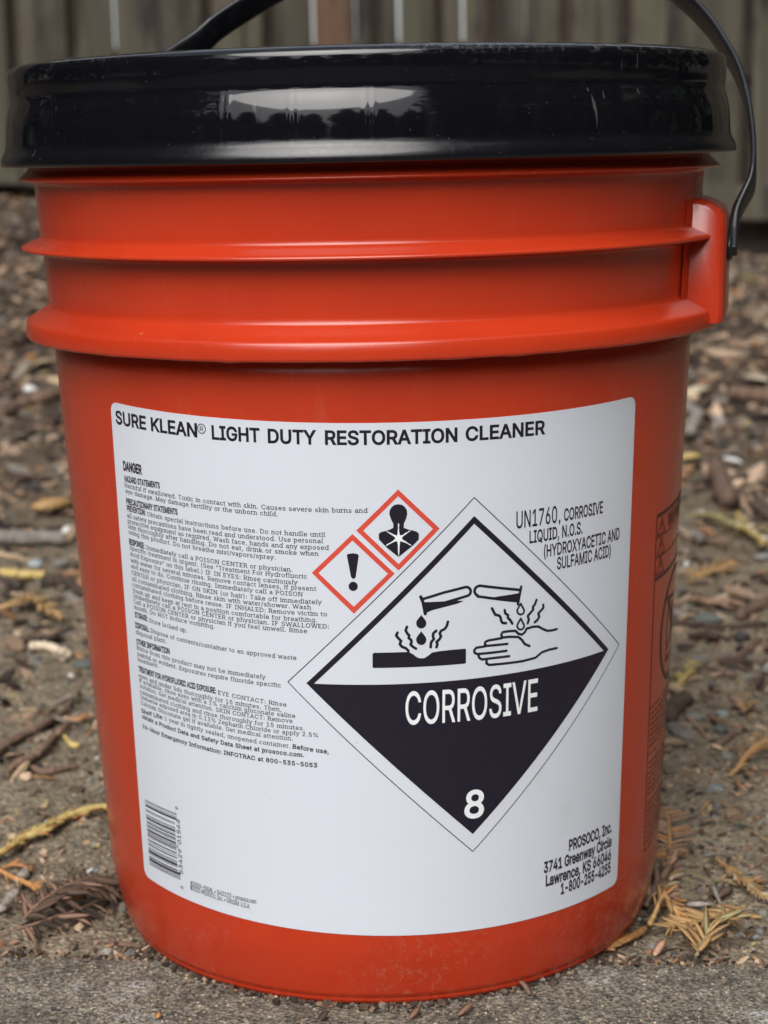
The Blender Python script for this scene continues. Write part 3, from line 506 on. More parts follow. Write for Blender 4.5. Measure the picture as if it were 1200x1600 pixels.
# ---- type
GC = {}
GL = json.loads(r"""{"#":[440,[[242,0,326,509,377,509,294,0],[10,140,19,192,400,192,391,140],[64,0,147,509,198,509,115,0],[40,316,49,368,429,368,421,316]]],"%":[676,[[175,283,146,286,121,297,101,314,86,335,78,360,75,388,75,412,78,440,87,464,101,486,121,503,146,513,175,517,206,513,230,503,250,486,264,464,273,440,276,412,276,388,273,360,264,335,250,314,230,297,205,286],[175,327,198,332,212,346,221,365,223,388,223,412,221,435,213,454,198,468,175,473,153,468,138,454,130,435,127,412,127,388,130,365,138,346,153,332],[501,-10,471,-6,446,5,426,21,412,43,403,68,400,95,400,120,403,147,412,172,427,194,447,210,471,221,501,225,531,221,556,210,576,194,590,172,598,147,601,120,601,95,598,68,589,43,575,21,555,5,531,-6],[501,35,523,39,538,53,546,73,549,95,549,120,546,142,538,162,524,176,501,180,479,176,464,162,456,142,453,120,453,95,455,73,464,53,479,39],[132,0,482,509,540,509,191,0]]],"(":[273,[[89,207,92,264,101,324,114,384,132,441,153,494,177,539,236,539,191,428,161,313,154,258,151,207,160,115,188,16,236,-96,177,-96,139,-21,111,55,95,131]]],")":[273,[[37,-96,86,18,113,116,122,207,119,258,112,313,82,428,37,539,97,539,121,494,142,441,159,384,173,323,181,264,184,207,178,130,161,53,134,-22,97,-96]]],",":[188,[[38,-119,68,71,137,71,84,-119]]],"-":[453,[[337,244,337,188,114,188,114,244]]],".":[188,[[95,-4,78,-1,63,9,53,24,50,41,53,59,63,73,78,83,95,87,113,83,128,73,138,59,141,41,138,24,128,9,113,-1]]],"/":[249,[[235,533,71,-76,14,-76,178,533]]],"0":[453,[[227,-7,174,1,130,24,95,62,69,113,53,178,48,254,53,330,69,395,95,447,130,484,174,508,227,516,279,508,323,484,358,447,384,395,400,330,405,254,400,178,384,113,359,62,323,24,279,1],[227,50,261,56,290,74,313,103,330,144,340,194,344,254,340,314,330,365,313,405,290,435,261,453,227,460,192,453,163,435,140,405,123,365,113,314,109,254,113,194,123,144,140,103,163,74,192,56]]],"1":[453,[[76,0,76,55,391,55,391,0],[276,509,276,0,212,0,212,448,209,448,86,358,86,427,198,509]]],"2":[453,[[64,0,64,47,234,229,282,282,311,327,318,348,320,371,317,397,308,419,293,436,273,449,250,457,224,460,196,457,172,447,153,433,139,413,130,390,127,362,66,362,71,405,86,442,111,473,143,496,182,511,225,516,268,511,306,497,337,474,361,445,376,411,381,372,378,345,371,318,357,290,336,259,267,180,153,60,153,57,389,57,389,0]]],"3":[453,[[218,-7,173,-3,133,10,98,30,70,57,52,91,44,132,109,132,115,107,126,87,144,71,165,59,191,52,219,50,248,53,275,61,297,74,315,93,325,116,329,145,326,172,316,196,299,217,275,234,242,244,201,248,157,248,157,299,288,448,288,452,70,452,70,509,372,509,372,461,211,278,211,289,264,288,308,276,344,253,371,222,387,186,393,145,387,103,370,66,344,36,309,12,266,-2]]],"4":[453,[[40,105,40,158,247,509,311,509,109,166,109,163,413,163,413,105],[282,0,282,121,282,146,282,318,343,318,343,0]]],"5":[453,[[221,-7,178,-2,140,11,108,32,83,60,66,93,60,130,122,130,127,108,138,89,154,73,173,60,196,52,221,50,250,53,276,64,298,82,314,104,324,131,328,162,324,193,314,221,297,244,275,262,248,273,218,277,167,268,145,258,128,246,67,253,96,509,366,509,366,452,151,452,134,301,136,301,155,315,178,325,203,331,229,334,263,330,294,321,321,306,345,285,364,260,379,231,388,199,391,163,385,117,369,76,343,41,309,15,268,-1]]],"6":[453,[[226,-7,182,-1,142,15,109,40,84,74,69,115,64,162,68,199,80,239,102,285,137,340,252,509,322,509,151,261,145,261,165,288,196,307,235,314,278,309,316,295,346,271,370,240,384,201,389,157,384,112,368,73,343,39,310,14,271,-2],[226,48,254,52,279,63,299,79,314,101,324,128,327,157,324,187,314,213,299,235,279,251,254,262,226,265,198,262,174,252,153,235,138,214,128,188,125,158,128,128,138,102,153,79,174,63,198,52]]],"7":[453,[[97,0,323,448,323,452,62,452,62,509,391,509,391,449,165,0]]],"8":[453,[[226,-7,178,-2,136,11,101,33,74,62,57,96,52,135,55,166,65,195,81,220,101,241,125,256,153,265,153,267,119,282,93,308,76,342,70,380,75,417,90,450,114,477,146,498,184,511,226,516,269,511,306,498,337,477,361,450,377,417,382,380,376,342,359,308,333,282,300,267,300,265,327,256,351,241,372,220,387,195,397,166,401,135,395,96,378,62,352,33,317,11,275,-2],[226,49,258,52,285,60,307,74,323,91,333,113,337,139,333,165,322,189,305,208,283,223,256,232,226,235,196,232,169,223,147,208,130,189,119,165,115,139,119,113,129,91,145,74,167,60,195,52],[226,290,252,292,274,300,293,313,307,330,316,351,319,376,316,399,308,420,294,437,275,449,252,457,226,460,200,457,177,449,159,437,145,420,136,399,133,376,136,351,145,330,159,313,178,300,201,292]]],"9":[453,[[226,516,271,510,310,494,343,468,368,434,384,393,389,347,385,309,373,270,350,224,315,168,200,0,130,0,301,248,307,248,287,221,257,202,218,195,175,199,137,214,106,237,83,269,68,307,64,352,69,397,85,436,110,469,143,494,182,510],[226,460,199,457,174,446,154,429,138,407,129,381,125,352,129,322,138,295,154,274,174,257,199,247,226,243,254,247,279,257,299,273,314,295,324,321,327,350,324,381,314,407,299,429,279,446,254,457]]],":":[188,[[95,-4,78,-1,63,9,53,24,50,41,53,59,63,73,78,83,95,87,113,83,128,73,138,59,141,41,138,24,128,9,113,-1],[95,271,78,274,63,284,53,299,50,316,53,334,63,349,78,359,95,362,113,359,128,349,138,334,141,316,138,299,128,284,113,274]]],"A":[479,[[16,0,201,509,276,509,463,0,395,0,287,302,264,372,232,478,245,478,213,371,191,302,85,0],[110,142,110,199,370,199,370,142]]],"B":[456,[[60,0,60,509,241,509,289,504,329,491,359,469,381,442,394,410,398,374,395,344,387,320,373,301,356,286,315,267,315,262,339,257,363,245,385,227,402,203,414,173,418,136,413,100,400,67,377,39,344,18,301,4,247,0],[125,57,245,57,296,63,330,80,349,105,355,137,352,161,342,184,327,203,306,218,279,228,248,231,125,231],[125,285,238,285,265,288,288,296,308,309,323,326,333,348,336,372,330,403,313,429,283,446,240,452,125,452]]],"C":[510,[[267,-7,205,1,150,25,104,63,70,115,48,179,40,254,48,329,70,393,104,445,150,484,205,508,267,516,305,513,340,504,373,490,402,471,427,447,448,418,463,385,473,348,408,348,401,373,389,395,357,428,315,449,267,456,223,450,184,432,150,403,125,364,109,314,103,254,109,194,125,145,151,105,184,76,223,59,267,53,315,60,357,81,389,114,408,160,473,160,463,124,448,91,428,62,402,38,373,19,341,5,305,-4]]],"D":[502,[[219,0,96,0,96,57,215,57,272,63,318,81,354,110,379,149,394,198,399,255,394,312,379,361,354,399,320,428,275,446,221,452,93,452,93,509,225,509,294,501,353,478,399,441,433,391,455,329,462,255,455,181,433,119,398,68,351,31,291,8],[125,509,125,0,60,0,60,509]]],"E":[418,[[60,0,60,509,372,509,372,452,125,452,125,286,355,286,355,229,125,229,125,57,375,57,375,0]]],"F":[410,[[60,0,60,509,369,509,369,452,125,452,125,278,346,278,346,221,125,221,125,0]]],"G":[520,[[269,-7,205,1,149,25,104,64,69,116,47,179,40,254,47,329,69,393,103,445,149,484,203,508,265,516,304,513,340,504,374,489,403,469,429,445,449,416,465,384,474,349,408,349,387,393,356,427,315,448,265,456,222,450,183,432,150,404,125,364,109,314,103,254,109,194,125,145,151,105,184,76,224,59,269,53,309,57,345,71,374,93,396,123,410,160,415,202,434,199,283,199,283,256,478,256,478,200,471,141,451,91,419,50,377,19,326,0]]],"H":[517,[[60,0,60,509,125,509,125,289,392,289,392,509,457,509,457,0,392,0,392,232,125,232,125,0]]],"I":[300,[[31,0,31,57,118,57,118,452,31,452,31,509,269,509,269,452,183,452,183,57,269,57,269,0]]],"K":[467,[[104,145,104,216,139,261,174,303,212,344,364,509,448,509,231,276,228,276],[60,0,60,509,125,509,125,334,124,225,125,193,125,0],[372,0,188,259,228,309,449,0]]],"L":[393,[[60,0,60,509,125,509,125,57,361,57,361,0]]],"M":[628,[[60,0,60,509,152,509,277,187,287,159,299,123,311,84,322,49,307,49,318,83,330,121,342,158,352,187,476,509,568,509,568,0,504,0,504,291,504,327,505,369,506,413,507,457,513,457,498,409,482,363,467,322,456,291,342,0,286,0,170,291,159,321,145,361,129,408,112,457,119,457,120,416,121,372,122,328,122,291,122,0]]],"N":[523,[[60,0,60,509,136,509,343,183,363,151,388,107,414,55,405,54,401,108,399,157,399,195,399,509,463,509,463,0,387,0,202,290,177,331,148,381,108,452,119,454,122,384,124,328,125,291,125,0]]],"O":[533,[[267,-7,205,1,150,25,105,63,70,115,48,179,40,254,48,329,70,393,105,445,150,484,205,508,267,516,329,508,384,484,429,445,464,393,486,329,493,254,486,179,464,115,429,63,384,25,329,1],[267,53,310,59,349,76,383,105,408,144,425,194,430,254,425,314,408,365,383,404,349,433,310,450,267,456,223,450,184,433,151,404,125,364,109,314,103,254,109,194,125,144,151,105,184,76,223,59]]],"P":[444,[[60,0,60,509,235,509,289,503,332,487,366,462,390,430,404,391,409,348,404,304,390,265,366,233,332,207,289,191,235,186,109,186,109,242,233,242,269,246,297,256,318,272,333,294,342,319,344,348,342,376,333,402,318,423,297,439,268,449,232,452,125,452,125,0]]],"Q":[533,[[245,159,313,159,369,85,384,65,468,-48,401,-48,346,27,331,46],[267,-7,205,1,150,25,105,63,70,115,48,179,40,254,48,329,70,393,105,445,150,484,205,508,267,516,329,508,384,484,429,445,464,393,486,329,493,254,486,179,464,115,429,63,384,25,329,1],[267,53,310,59,349,76,383,105,408,144,425,194,430,254,425,314,408,365,383,404,349,433,310,450,267,456,223,450,184,433,151,404,125,364,109,314,103,254,109,194,125,144,151,105,184,76,223,59]]],"R":[449,[[60,0,60,509,236,509,290,504,333,489,367,465,390,433,405,395,409,352,405,309,390,271,367,240,333,217,289,203,236,198,96,198,96,255,234,255,269,258,298,267,319,281,334,300,342,324,345,352,342,380,334,405,319,425,298,440,269,449,233,452,125,452,125,0],[353,0,230,229,303,229,428,0]]],"S":[446,[[224,-9,172,-4,128,9,91,31,64,60,46,96,38,137,104,137,110,110,123,88,142,71,166,59,194,52,224,49,257,52,286,60,311,74,329,92,341,114,346,139,342,161,332,179,316,193,296,205,245,222,184,239,128,260,86,289,60,326,52,372,58,413,75,448,102,476,138,498,180,511,227,516,275,511,316,498,351,476,377,449,394,415,401,378,337,378,326,412,302,437,267,453,225,459,194,456,167,448,145,435,129,418,118,398,115,376,119,352,131,334,148,319,169,308,212,293,264,279,312,264,359,238,379,220,395,198,405,171,408,139,403,99,386,64,360,34,323,11,278,-4]]],"T":[448,[[32,452,32,509,417,509,417,452,257,452,257,0,193,0,193,452]]],"U":[517,[[259,-8,203,-2,154,15,114,43,85,80,66,124,60,173,60,509,124,509,124,178,128,144,141,113,160,87,187,68,220,56,259,52,298,56,331,68,357,87,377,113,389,144,393,178,393,509,457,509,457,173,451,124,433,80,403,43,363,15,315,-2]]],"V":[479,[[204,0,16,509,84,509,192,206,215,137,248,31,235,31,267,138,290,206,395,509,463,509,278,0]]],"W":[686,[[155,0,16,509,82,509,163,196,175,145,187,94,197,40,189,40,200,94,211,145,224,196,306,509,380,509,462,196,474,145,486,94,497,40,488,40,499,94,510,145,523,196,603,509,670,509,530,0,455,0,368,323,351,391,336,475,350,475,335,395,318,323,230,0]]],"X":[474,[[18,0,217,284,217,236,29,509,104,509,178,400,204,361,223,329,243,292,232,292,252,329,272,361,298,400,374,509,446,509,259,239,259,287,456,0,382,0,292,129,268,165,250,195,230,231,244,231,225,196,206,166,182,129,91,0]]],"Y":[472,[[203,0,203,208,16,509,91,509,192,344,222,292,250,230,224,230,251,293,280,344,381,509,455,509,268,208,268,0]]],"Z":[438,[[42,0,42,46,273,385,306,431,341,476,348,454,285,452,223,452,40,452,40,509,397,509,397,462,169,129,134,81,97,33,90,54,152,57,214,57,399,57,399,0]]],"a":[389,[[160,-9,126,-5,94,5,68,22,48,45,35,73,30,108,34,138,43,161,58,179,78,193,125,211,178,220,234,227,265,235,273,243,276,255,276,257,273,279,267,297,256,311,240,322,220,329,196,331,171,329,149,322,118,301,100,274,41,291,57,322,79,346,104,364,133,375,163,382,194,384,239,379,286,360,306,343,322,320,333,290,337,251,337,0,277,0,277,52,272,52,252,25,215,1,190,-6],[170,45,202,49,228,59,248,74,263,93,272,115,276,138,276,190,259,182,231,176,200,171,175,168,134,159,117,150,103,139,95,124,92,105,94,87,102,72,114,61,130,52]]],"b":[424,[[229,-8,198,-5,172,4,138,31,118,59,112,59,112,0,53,0,53,509,114,509,114,319,118,319,137,346,171,373,197,381,229,384,274,378,313,361,345,332,370,293,385,245,390,189,385,133,370,84,346,45,313,16,274,-2],[220,47,253,51,279,66,301,88,316,117,325,151,328,189,325,227,316,261,301,290,280,311,253,325,220,330,188,325,161,312,140,291,125,263,116,229,113,189,116,150,125,115,140,86,162,65,188,51]]],"c":[396,[[207,-8,159,-2,117,16,82,46,56,85,40,133,34,187,40,243,56,291,82,330,117,360,159,378,207,384,260,377,305,356,340,322,362,277,303,262,290,289,270,311,242,325,207,330,173,325,145,310,124,287,108,258,99,224,96,187,99,151,108,117,124,89,145,66,173,51,207,46,243,52,271,66,292,89,304,117,363,102,354,78,341,56,306,21,261,-1]]],"d":[424,[[195,-8,151,-2,111,16,79,45,55,84,39,133,34,189,39,245,55,293,79,332,112,361,151,378,196,384,228,381,253,373,287,346,306,319,311,319,311,509,372,509,372,0,313,0,313,59,307,59,287,31,252,4,227,-5],[205,47,236,51,263,65,284,86,299,115,309,150,312,189,309,229,300,263,284,291,263,312,237,325,205,330,172,325,145,311,124,290,108,261,99,227,96,189,99,151,109,117,124,88,145,66,172,51]]],"e":[404,[[212,-8,161,-2,117,16,82,46,56,85,40,132,34,187,39,242,55,290,81,329,115,359,157,378,205,384,236,382,266,374,294,361,319,341,341,315,357,282,368,242,371,194,371,169,75,169,75,221,338,221,310,202,307,237,298,269,283,294,263,314,237,326,205,330,173,326,146,313,125,294,109,270,99,241,96,211,96,178,100,139,110,106,128,80,151,61,179,50,212,46,254,53,285,73,306,105,365,91,353,63,335,39,311,19,283,4,249,-5]]],"f":[253,[[228,379,228,327,6,327,6,379],[81,0,81,432,84,461,96,486,113,505,135,519,161,527,187,530,222,527,243,521,227,468,215,472,195,474,171,470,154,460,145,443,142,419,142,0]]],"g":[425,[[207,-151,168,-148,134,-140,105,-127,82,-110,64,-91,51,-69,101,-41,122,-66,154,-88,178,-95,207,-97,249,-92,282,-75,304,-47,311,-6,311,68,306,68,287,41,252,16,227,8,195,5,152,10,113,27,80,53,55,90,39,136,34,191,39,246,55,293,80,332,112,361,152,378,196,384,228,382,253,373,288,346,308,319,313,319,313,379,372,379,372,-9,367,-54,350,-90,324,-117,291,-136,251,-147],[205,59,237,63,264,75,285,95,300,121,309,154,312,193,309,231,300,264,285,291,264,312,237,325,205,330,172,325,145,312,124,290,109,262,99,229,96,193,99,155,109,123,124,96,145,76,172,63]]],"h":[410,[[114,227,114,0,53,0,53,509,114,509,114,287,102,287,124,332,152,362,187,379,227,384,264,380,295,369,321,349,341,321,353,285,357,240,357,0,296,0,296,235,290,275,273,304,246,323,210,329,184,326,161,317,141,303,126,283,117,257]]],"i":[166,[[53,0,53,379,114,379,114,0],[84,443,67,446,54,455,44,468,41,483,44,499,54,512,67,521,84,524,100,521,114,512,123,499,126,483,123,468,114,455,100,446]]],"k":[380,[[110,137,110,212,121,212,284,379,360,379,184,199,177,199],[53,0,53,509,114,509,114,0],[294,0,148,186,191,229,372,0]]],"l":[189,[[139,-2,101,3,74,20,58,47,53,84,53,509,114,509,114,99,115,77,120,62,130,54,146,52,160,53,170,54,181,3,162,-1]]],"m":[610,[[53,0,53,379,112,379,112,295,108,295,118,323,132,346,151,363,172,376,195,384,219,386,257,380,287,361,309,331,321,295,312,295,322,321,337,343,357,361,381,375,407,383,437,386,468,383,497,372,522,354,541,328,553,296,557,255,557,0,496,0,496,254,490,289,473,313,447,326,419,330,395,328,374,320,358,307,345,290,338,270,335,247,335,0,274,0,274,260,269,288,253,311,229,326,199,330,178,328,158,320,140,307,126,289,117,266,114,238,114,0]]],"n":[410,[[114,227,114,0,53,0,53,379,112,379,112,287,102,287,124,332,152,362,187,379,227,384,264,380,295,369,321,349,341,321,353,285,357,240,357,0,296,0,296,235,290,275,273,304,246,323,210,329,184,326,161,317,141,303,126,283,117,257]]],"o":[415,[[207,-8,159,-2,117,16,82,46,56,85,40,133,34,187,40,243,56,291,82,330,117,360,159,378,207,384,256,378,299,360,333,330,359,291,376,243,381,187,376,133,359,85,333,46,299,16,256,-2],[207,46,242,51,270,66,292,89,307,117,316,151,319,187,316,224,307,258,292,287,270,310,242,325,207,330,173,325,145,310,124,287,108,258,99,224,96,187,99,151,108,117,124,89,145,66,173,51]]],"p":[424,[[53,-143,53,379,112,379,112,319,118,319,137,346,171,373,197,381,229,384,274,378,313,361,345,332,370,293,385,245,390,189,385,133,370,84,346,45,313,16,274,-2,229,-8,198,-5,173,4,138,31,118,59,114,59,114,-143],[220,47,253,51,279,66,301,88,316,117,325,151,328,189,325,227,316,261,301,290,280,311,253,325,220,330,188,325,161,312,140,291,125,263,116,229,113,189,116,150,125,115,140,86,162,65,188,51]]],"q":[424,[[372,-143,311,-143,311,59,306,59,287,31,252,4,227,-5,195,-8,151,-2,111,16,79,45,55,84,39,133,34,189,39,245,55,293,79,332,112,361,151,378,196,384,228,381,253,373,287,346,307,319,313,319,313,379,372,379],[205,47,236,51,263,65,284,86,299,115,309,150,312,189,309,229,300,263,284,291,263,312,237,325,205,330,172,325,145,311,124,290,108,261,99,227,96,189,99,151,109,117,124,88,145,66,172,51]]],"r":[259,[[53,0,53,379,112,379,112,321,115,321,130,347,152,367,181,380,213,385,229,384,243,384,243,322,230,324,207,326,182,323,159,315,140,301,126,284,117,262,114,237,114,0]]],"s":[365,[[182,-8,145,-5,112,3,84,18,62,38,45,63,36,94,94,107,105,79,124,60,150,49,181,45,217,50,244,62,262,81,268,103,265,121,254,136,237,147,212,155,149,170,104,186,72,208,53,237,47,274,51,305,65,332,87,354,115,370,149,381,187,384,223,381,254,372,279,358,299,339,314,316,324,290,268,277,258,298,243,316,219,328,187,333,156,329,131,317,114,299,109,277,112,258,124,243,144,232,172,223,229,209,275,194,306,171,325,142,331,107,326,75,312,47,290,24,260,6,223,-5]]],"t":[227,[[204,379,204,327,6,327,6,379],[65,471,126,471,126,98,128,76,136,61,150,53,170,50,185,51,202,54,213,2,192,-3,168,-4,125,2,92,21,72,52,65,93]]],"u":[410,[[182,-5,146,-1,115,11,89,31,69,59,57,95,53,139,53,379,114,379,114,144,119,105,137,75,164,56,200,50,226,53,249,62,268,77,283,97,293,122,296,153,296,379,357,379,357,0,298,0,298,92,307,92,286,47,257,17,222,0]]],"v":[389,[[163,0,17,379,84,379,165,155,187,87,206,21,184,21,203,87,224,155,305,379,371,379,226,0]]],"w":[567,[[138,0,23,379,87,379,133,214,154,137,175,41,165,41,186,135,206,214,252,379,316,379,362,214,382,136,402,41,391,41,413,135,434,214,480,379,545,379,429,0,368,0,319,172,305,225,291,280,277,338,291,338,277,280,263,225,248,172,199,0]]],"x":[378,[[21,0,171,218,171,171,29,379,100,379,147,306,179,253,207,206,175,206,202,253,233,306,282,379,352,379,209,169,209,214,358,0,287,0,231,85,200,136,173,182,205,182,178,136,148,85,91,0]]],"y":[389,[[47,-139,61,-86,71,-87,104,-89,118,-84,130,-74,141,-58,151,-36,163,-1,17,379,84,379,165,155,187,87,206,21,184,21,202,87,224,155,305,379,371,379,204,-58,177,-107,159,-124,139,-136,117,-143,91,-145,65,-143]]],"\u00a9":[637,[[173,254,178,293,193,328,216,358,247,382,282,397,321,402,355,398,386,386,414,368,436,345,452,317,460,286,400,286,391,309,372,328,348,340,321,344,297,341,276,332,257,318,243,299,234,278,231,254,234,230,243,209,257,191,276,177,297,168,321,165,347,169,370,181,386,199,395,223,455,223,447,191,432,163,411,140,385,122,355,110,321,107,282,112,247,126,216,150,193,180,178,215],[318,-8,266,-3,216,12,172,37,133,69,101,108,76,153,61,202,56,254,61,307,76,356,101,401,133,440,172,472,216,496,266,511,318,517,371,511,420,496,465,472,504,440,536,401,560,356,575,307,580,254,575,202,560,153,536,108,504,69,465,37,420,12,371,-3],[318,51,359,55,397,67,432,86,462,111,487,141,506,176,517,214,521,254,517,295,506,333,487,368,462,398,432,423,397,442,359,454,318,457,278,454,240,442,205,423,175,398,150,368,131,333,119,295,115,254,119,214,131,176,150,141,175,111,205,86,240,67,278,55]]],"\u201c":[300,[[52,318,104,509,151,509,121,318],[175,318,228,509,274,509,244,318]]],"\u201d":[300,[[52,318,82,509,151,509,98,318],[175,318,205,509,274,509,222,318]]],"\u2022":[388,[[194,93,166,96,139,107,117,124,100,147,89,173,85,202,89,231,100,257,117,279,139,296,166,307,194,311,223,307,249,296,272,279,289,257,300,231,304,202,300,173,289,147,272,124,249,107,223,96]]]}""")      # letter outlines, thousandths of an em: advance, loops
def glyph(c, o):
    if c == ' ': return [], [], .205
    if (c, o) not in GC:
        adv, loops = GL[c]; L_ = []
        for l in loops:
            P = [(l[i] / 1000, l[i + 1] / 1000) for i in range(0, len(l), 2)]; n = len(P)
            A = sum(P[i][0] * P[(i + 1) % n][1] - P[(i + 1) % n][0] * P[i][1] for i in range(n)); L_.append((P, A))
        sg = 1 if max(L_, key=lambda t: abs(t[1]))[1] > 0 else -1
        def grow(P):                    # move every edge outwards by o
            n = len(P); out = []
            for i in range(n):
                p, c_, q_ = Vector(P[i - 1]), Vector(P[i]), Vector(P[(i + 1) % n]); d1 = (c_ - p).normalized(); d2 = (q_ - c_).normalized()
                n1 = Vector((d1.y, -d1.x)) * sg; n2 = Vector((d2.y, -d2.x)) * sg; m_ = n1 + n2
                m_ = m_ * (1 / max(.35, m_.dot(n1))) if m_.length > 1e-6 else n1
                out.append((c_.x + m_.x * o, c_.y + m_.y * o))
            return out
        lp_ = [grow(P) for P, A in L_]; v0 = [Vector(p) for P in lp_ for p in P]; E_, k0 = [], 0
        for P in lp_: E_ += [(k0 + i, k0 + (i + 1) % len(P)) for i in range(len(P))]; k0 += len(P)
        res = delaunay_2d_cdt(v0, E_, [], 0, 1e-5); v = [(p.x, p.y) for p in res[0]]; f = []
        for t in res[2]:                # keep the triangles the outline winds around
            cx_ = sum(v[i][0] for i in t) / 3; cy_ = sum(v[i][1] for i in t) / 3; wn_ = 0
            for P in lp_:
                n = len(P)
                for i in range(n):
                    (x1, y1), (x2, y2) = P[i], P[(i + 1) % n]
                    if (y1 > cy_) != (y2 > cy_) and cx_ < (x2 - x1) * (cy_ - y1) / (y2 - y1) + x1: wn_ += 1 if y2 > y1 else -1
            if wn_ != 0: f.append(tuple(t))
        GC[(c, o)] = (v, f, adv / 1000)
    return GC[(c, o)]
CAP = .509; XH = .382
SER = {'a': 'rb', 'b': 'la', 'd': 'ra rb', 'f': 'mb', 'h': 'la lb rb', 'i': 'mx mb', 'j': 'mx', 'k': 'la lb rb', 'l': 'ma mb', 'm': 'lx lb mb rb', 'n': 'lx lb rb', 'p': 'lx ld', 'q': 'rd', 'r': 'lx lb', 'u': 'lx rx rb', 'v': 'lx rx', 'w': 'lx rx', 'x': 'lx rx lb rb', 'y': 'lx rx',
       'A': 'lb rb', 'B': 'la lb', 'D': 'la lb', 'E': 'la lb', 'F': 'la lb', 'H': 'la lb ra rb', 'I': 'ma mb', 'K': 'la lb ra rb', 'L': 'la lb', 'M': 'la lb ra rb', 'N': 'la lb ra', 'P': 'la lb', 'R': 'la lb rb', 'T': 'mb', 'U': 'la ra', 'W': 'la ra', 'Y': 'mb la ra', '1': 'mb'}
def put_text(fl, s, p0, p1, cap, o=0.0, serif=False, track=0.0):
    items = []; x = 0
    for c in s:
        v, f, adv = glyph(c, o); a = adv + track + (.045 if serif else 0); items.append((c, x + (.022 if serif else 0), v, f)); x += a
    xs_ = [ox + q[0] for c, ox, v, f in items for q in v]; lo, hi = min(xs_), max(xs_); L = math.hypot(p1[0] - p0[0], p1[1] - p0[1])
    sx_ = L / (hi - lo); sy_ = cap / CAP; dx, dy = (p1[0] - p0[0]) / L, (p1[1] - p0[1]) / L
    T = lambda X, Y: (p0[0] + dx * (X - lo) * sx_ - dy * Y * sy_, p0[1] + dy * (X - lo) * sx_ + dx * Y * sy_)
    for c, ox, v, f in items:
        if not v: continue
        fl.lay = 0; fl.add([T(ox + a, b_) for a, b_ in v], f)
        if serif and c in SER:
            x0 = min(q[0] for q in v); x1 = max(q[0] for q in v)
            for k_, tok in enumerate(SER[c].split()):
                cx_ = {'l': x0 + .03, 'm': (x0 + x1) / 2, 'r': x1 - .03}[tok[0]]
                asc = CAP if (c.isupper() or c.isdigit()) else CAP * 1.03
                yy = {'b': 0, 'x': XH - .04, 'a': asc - .04, 'd': min(q[1] for q in v)}[tok[1]]
                hw_ = .098; fl.lay = 1.5 + k_ * .5
                fl.add([T(ox + a, b_) for a, b_ in ((cx_ - hw_, yy), (cx_ + hw_, yy), (cx_ + hw_, yy + .052), (cx_ - hw_, yy + .052))], [(0, 1, 2, 3)])
    fl.lay = 0
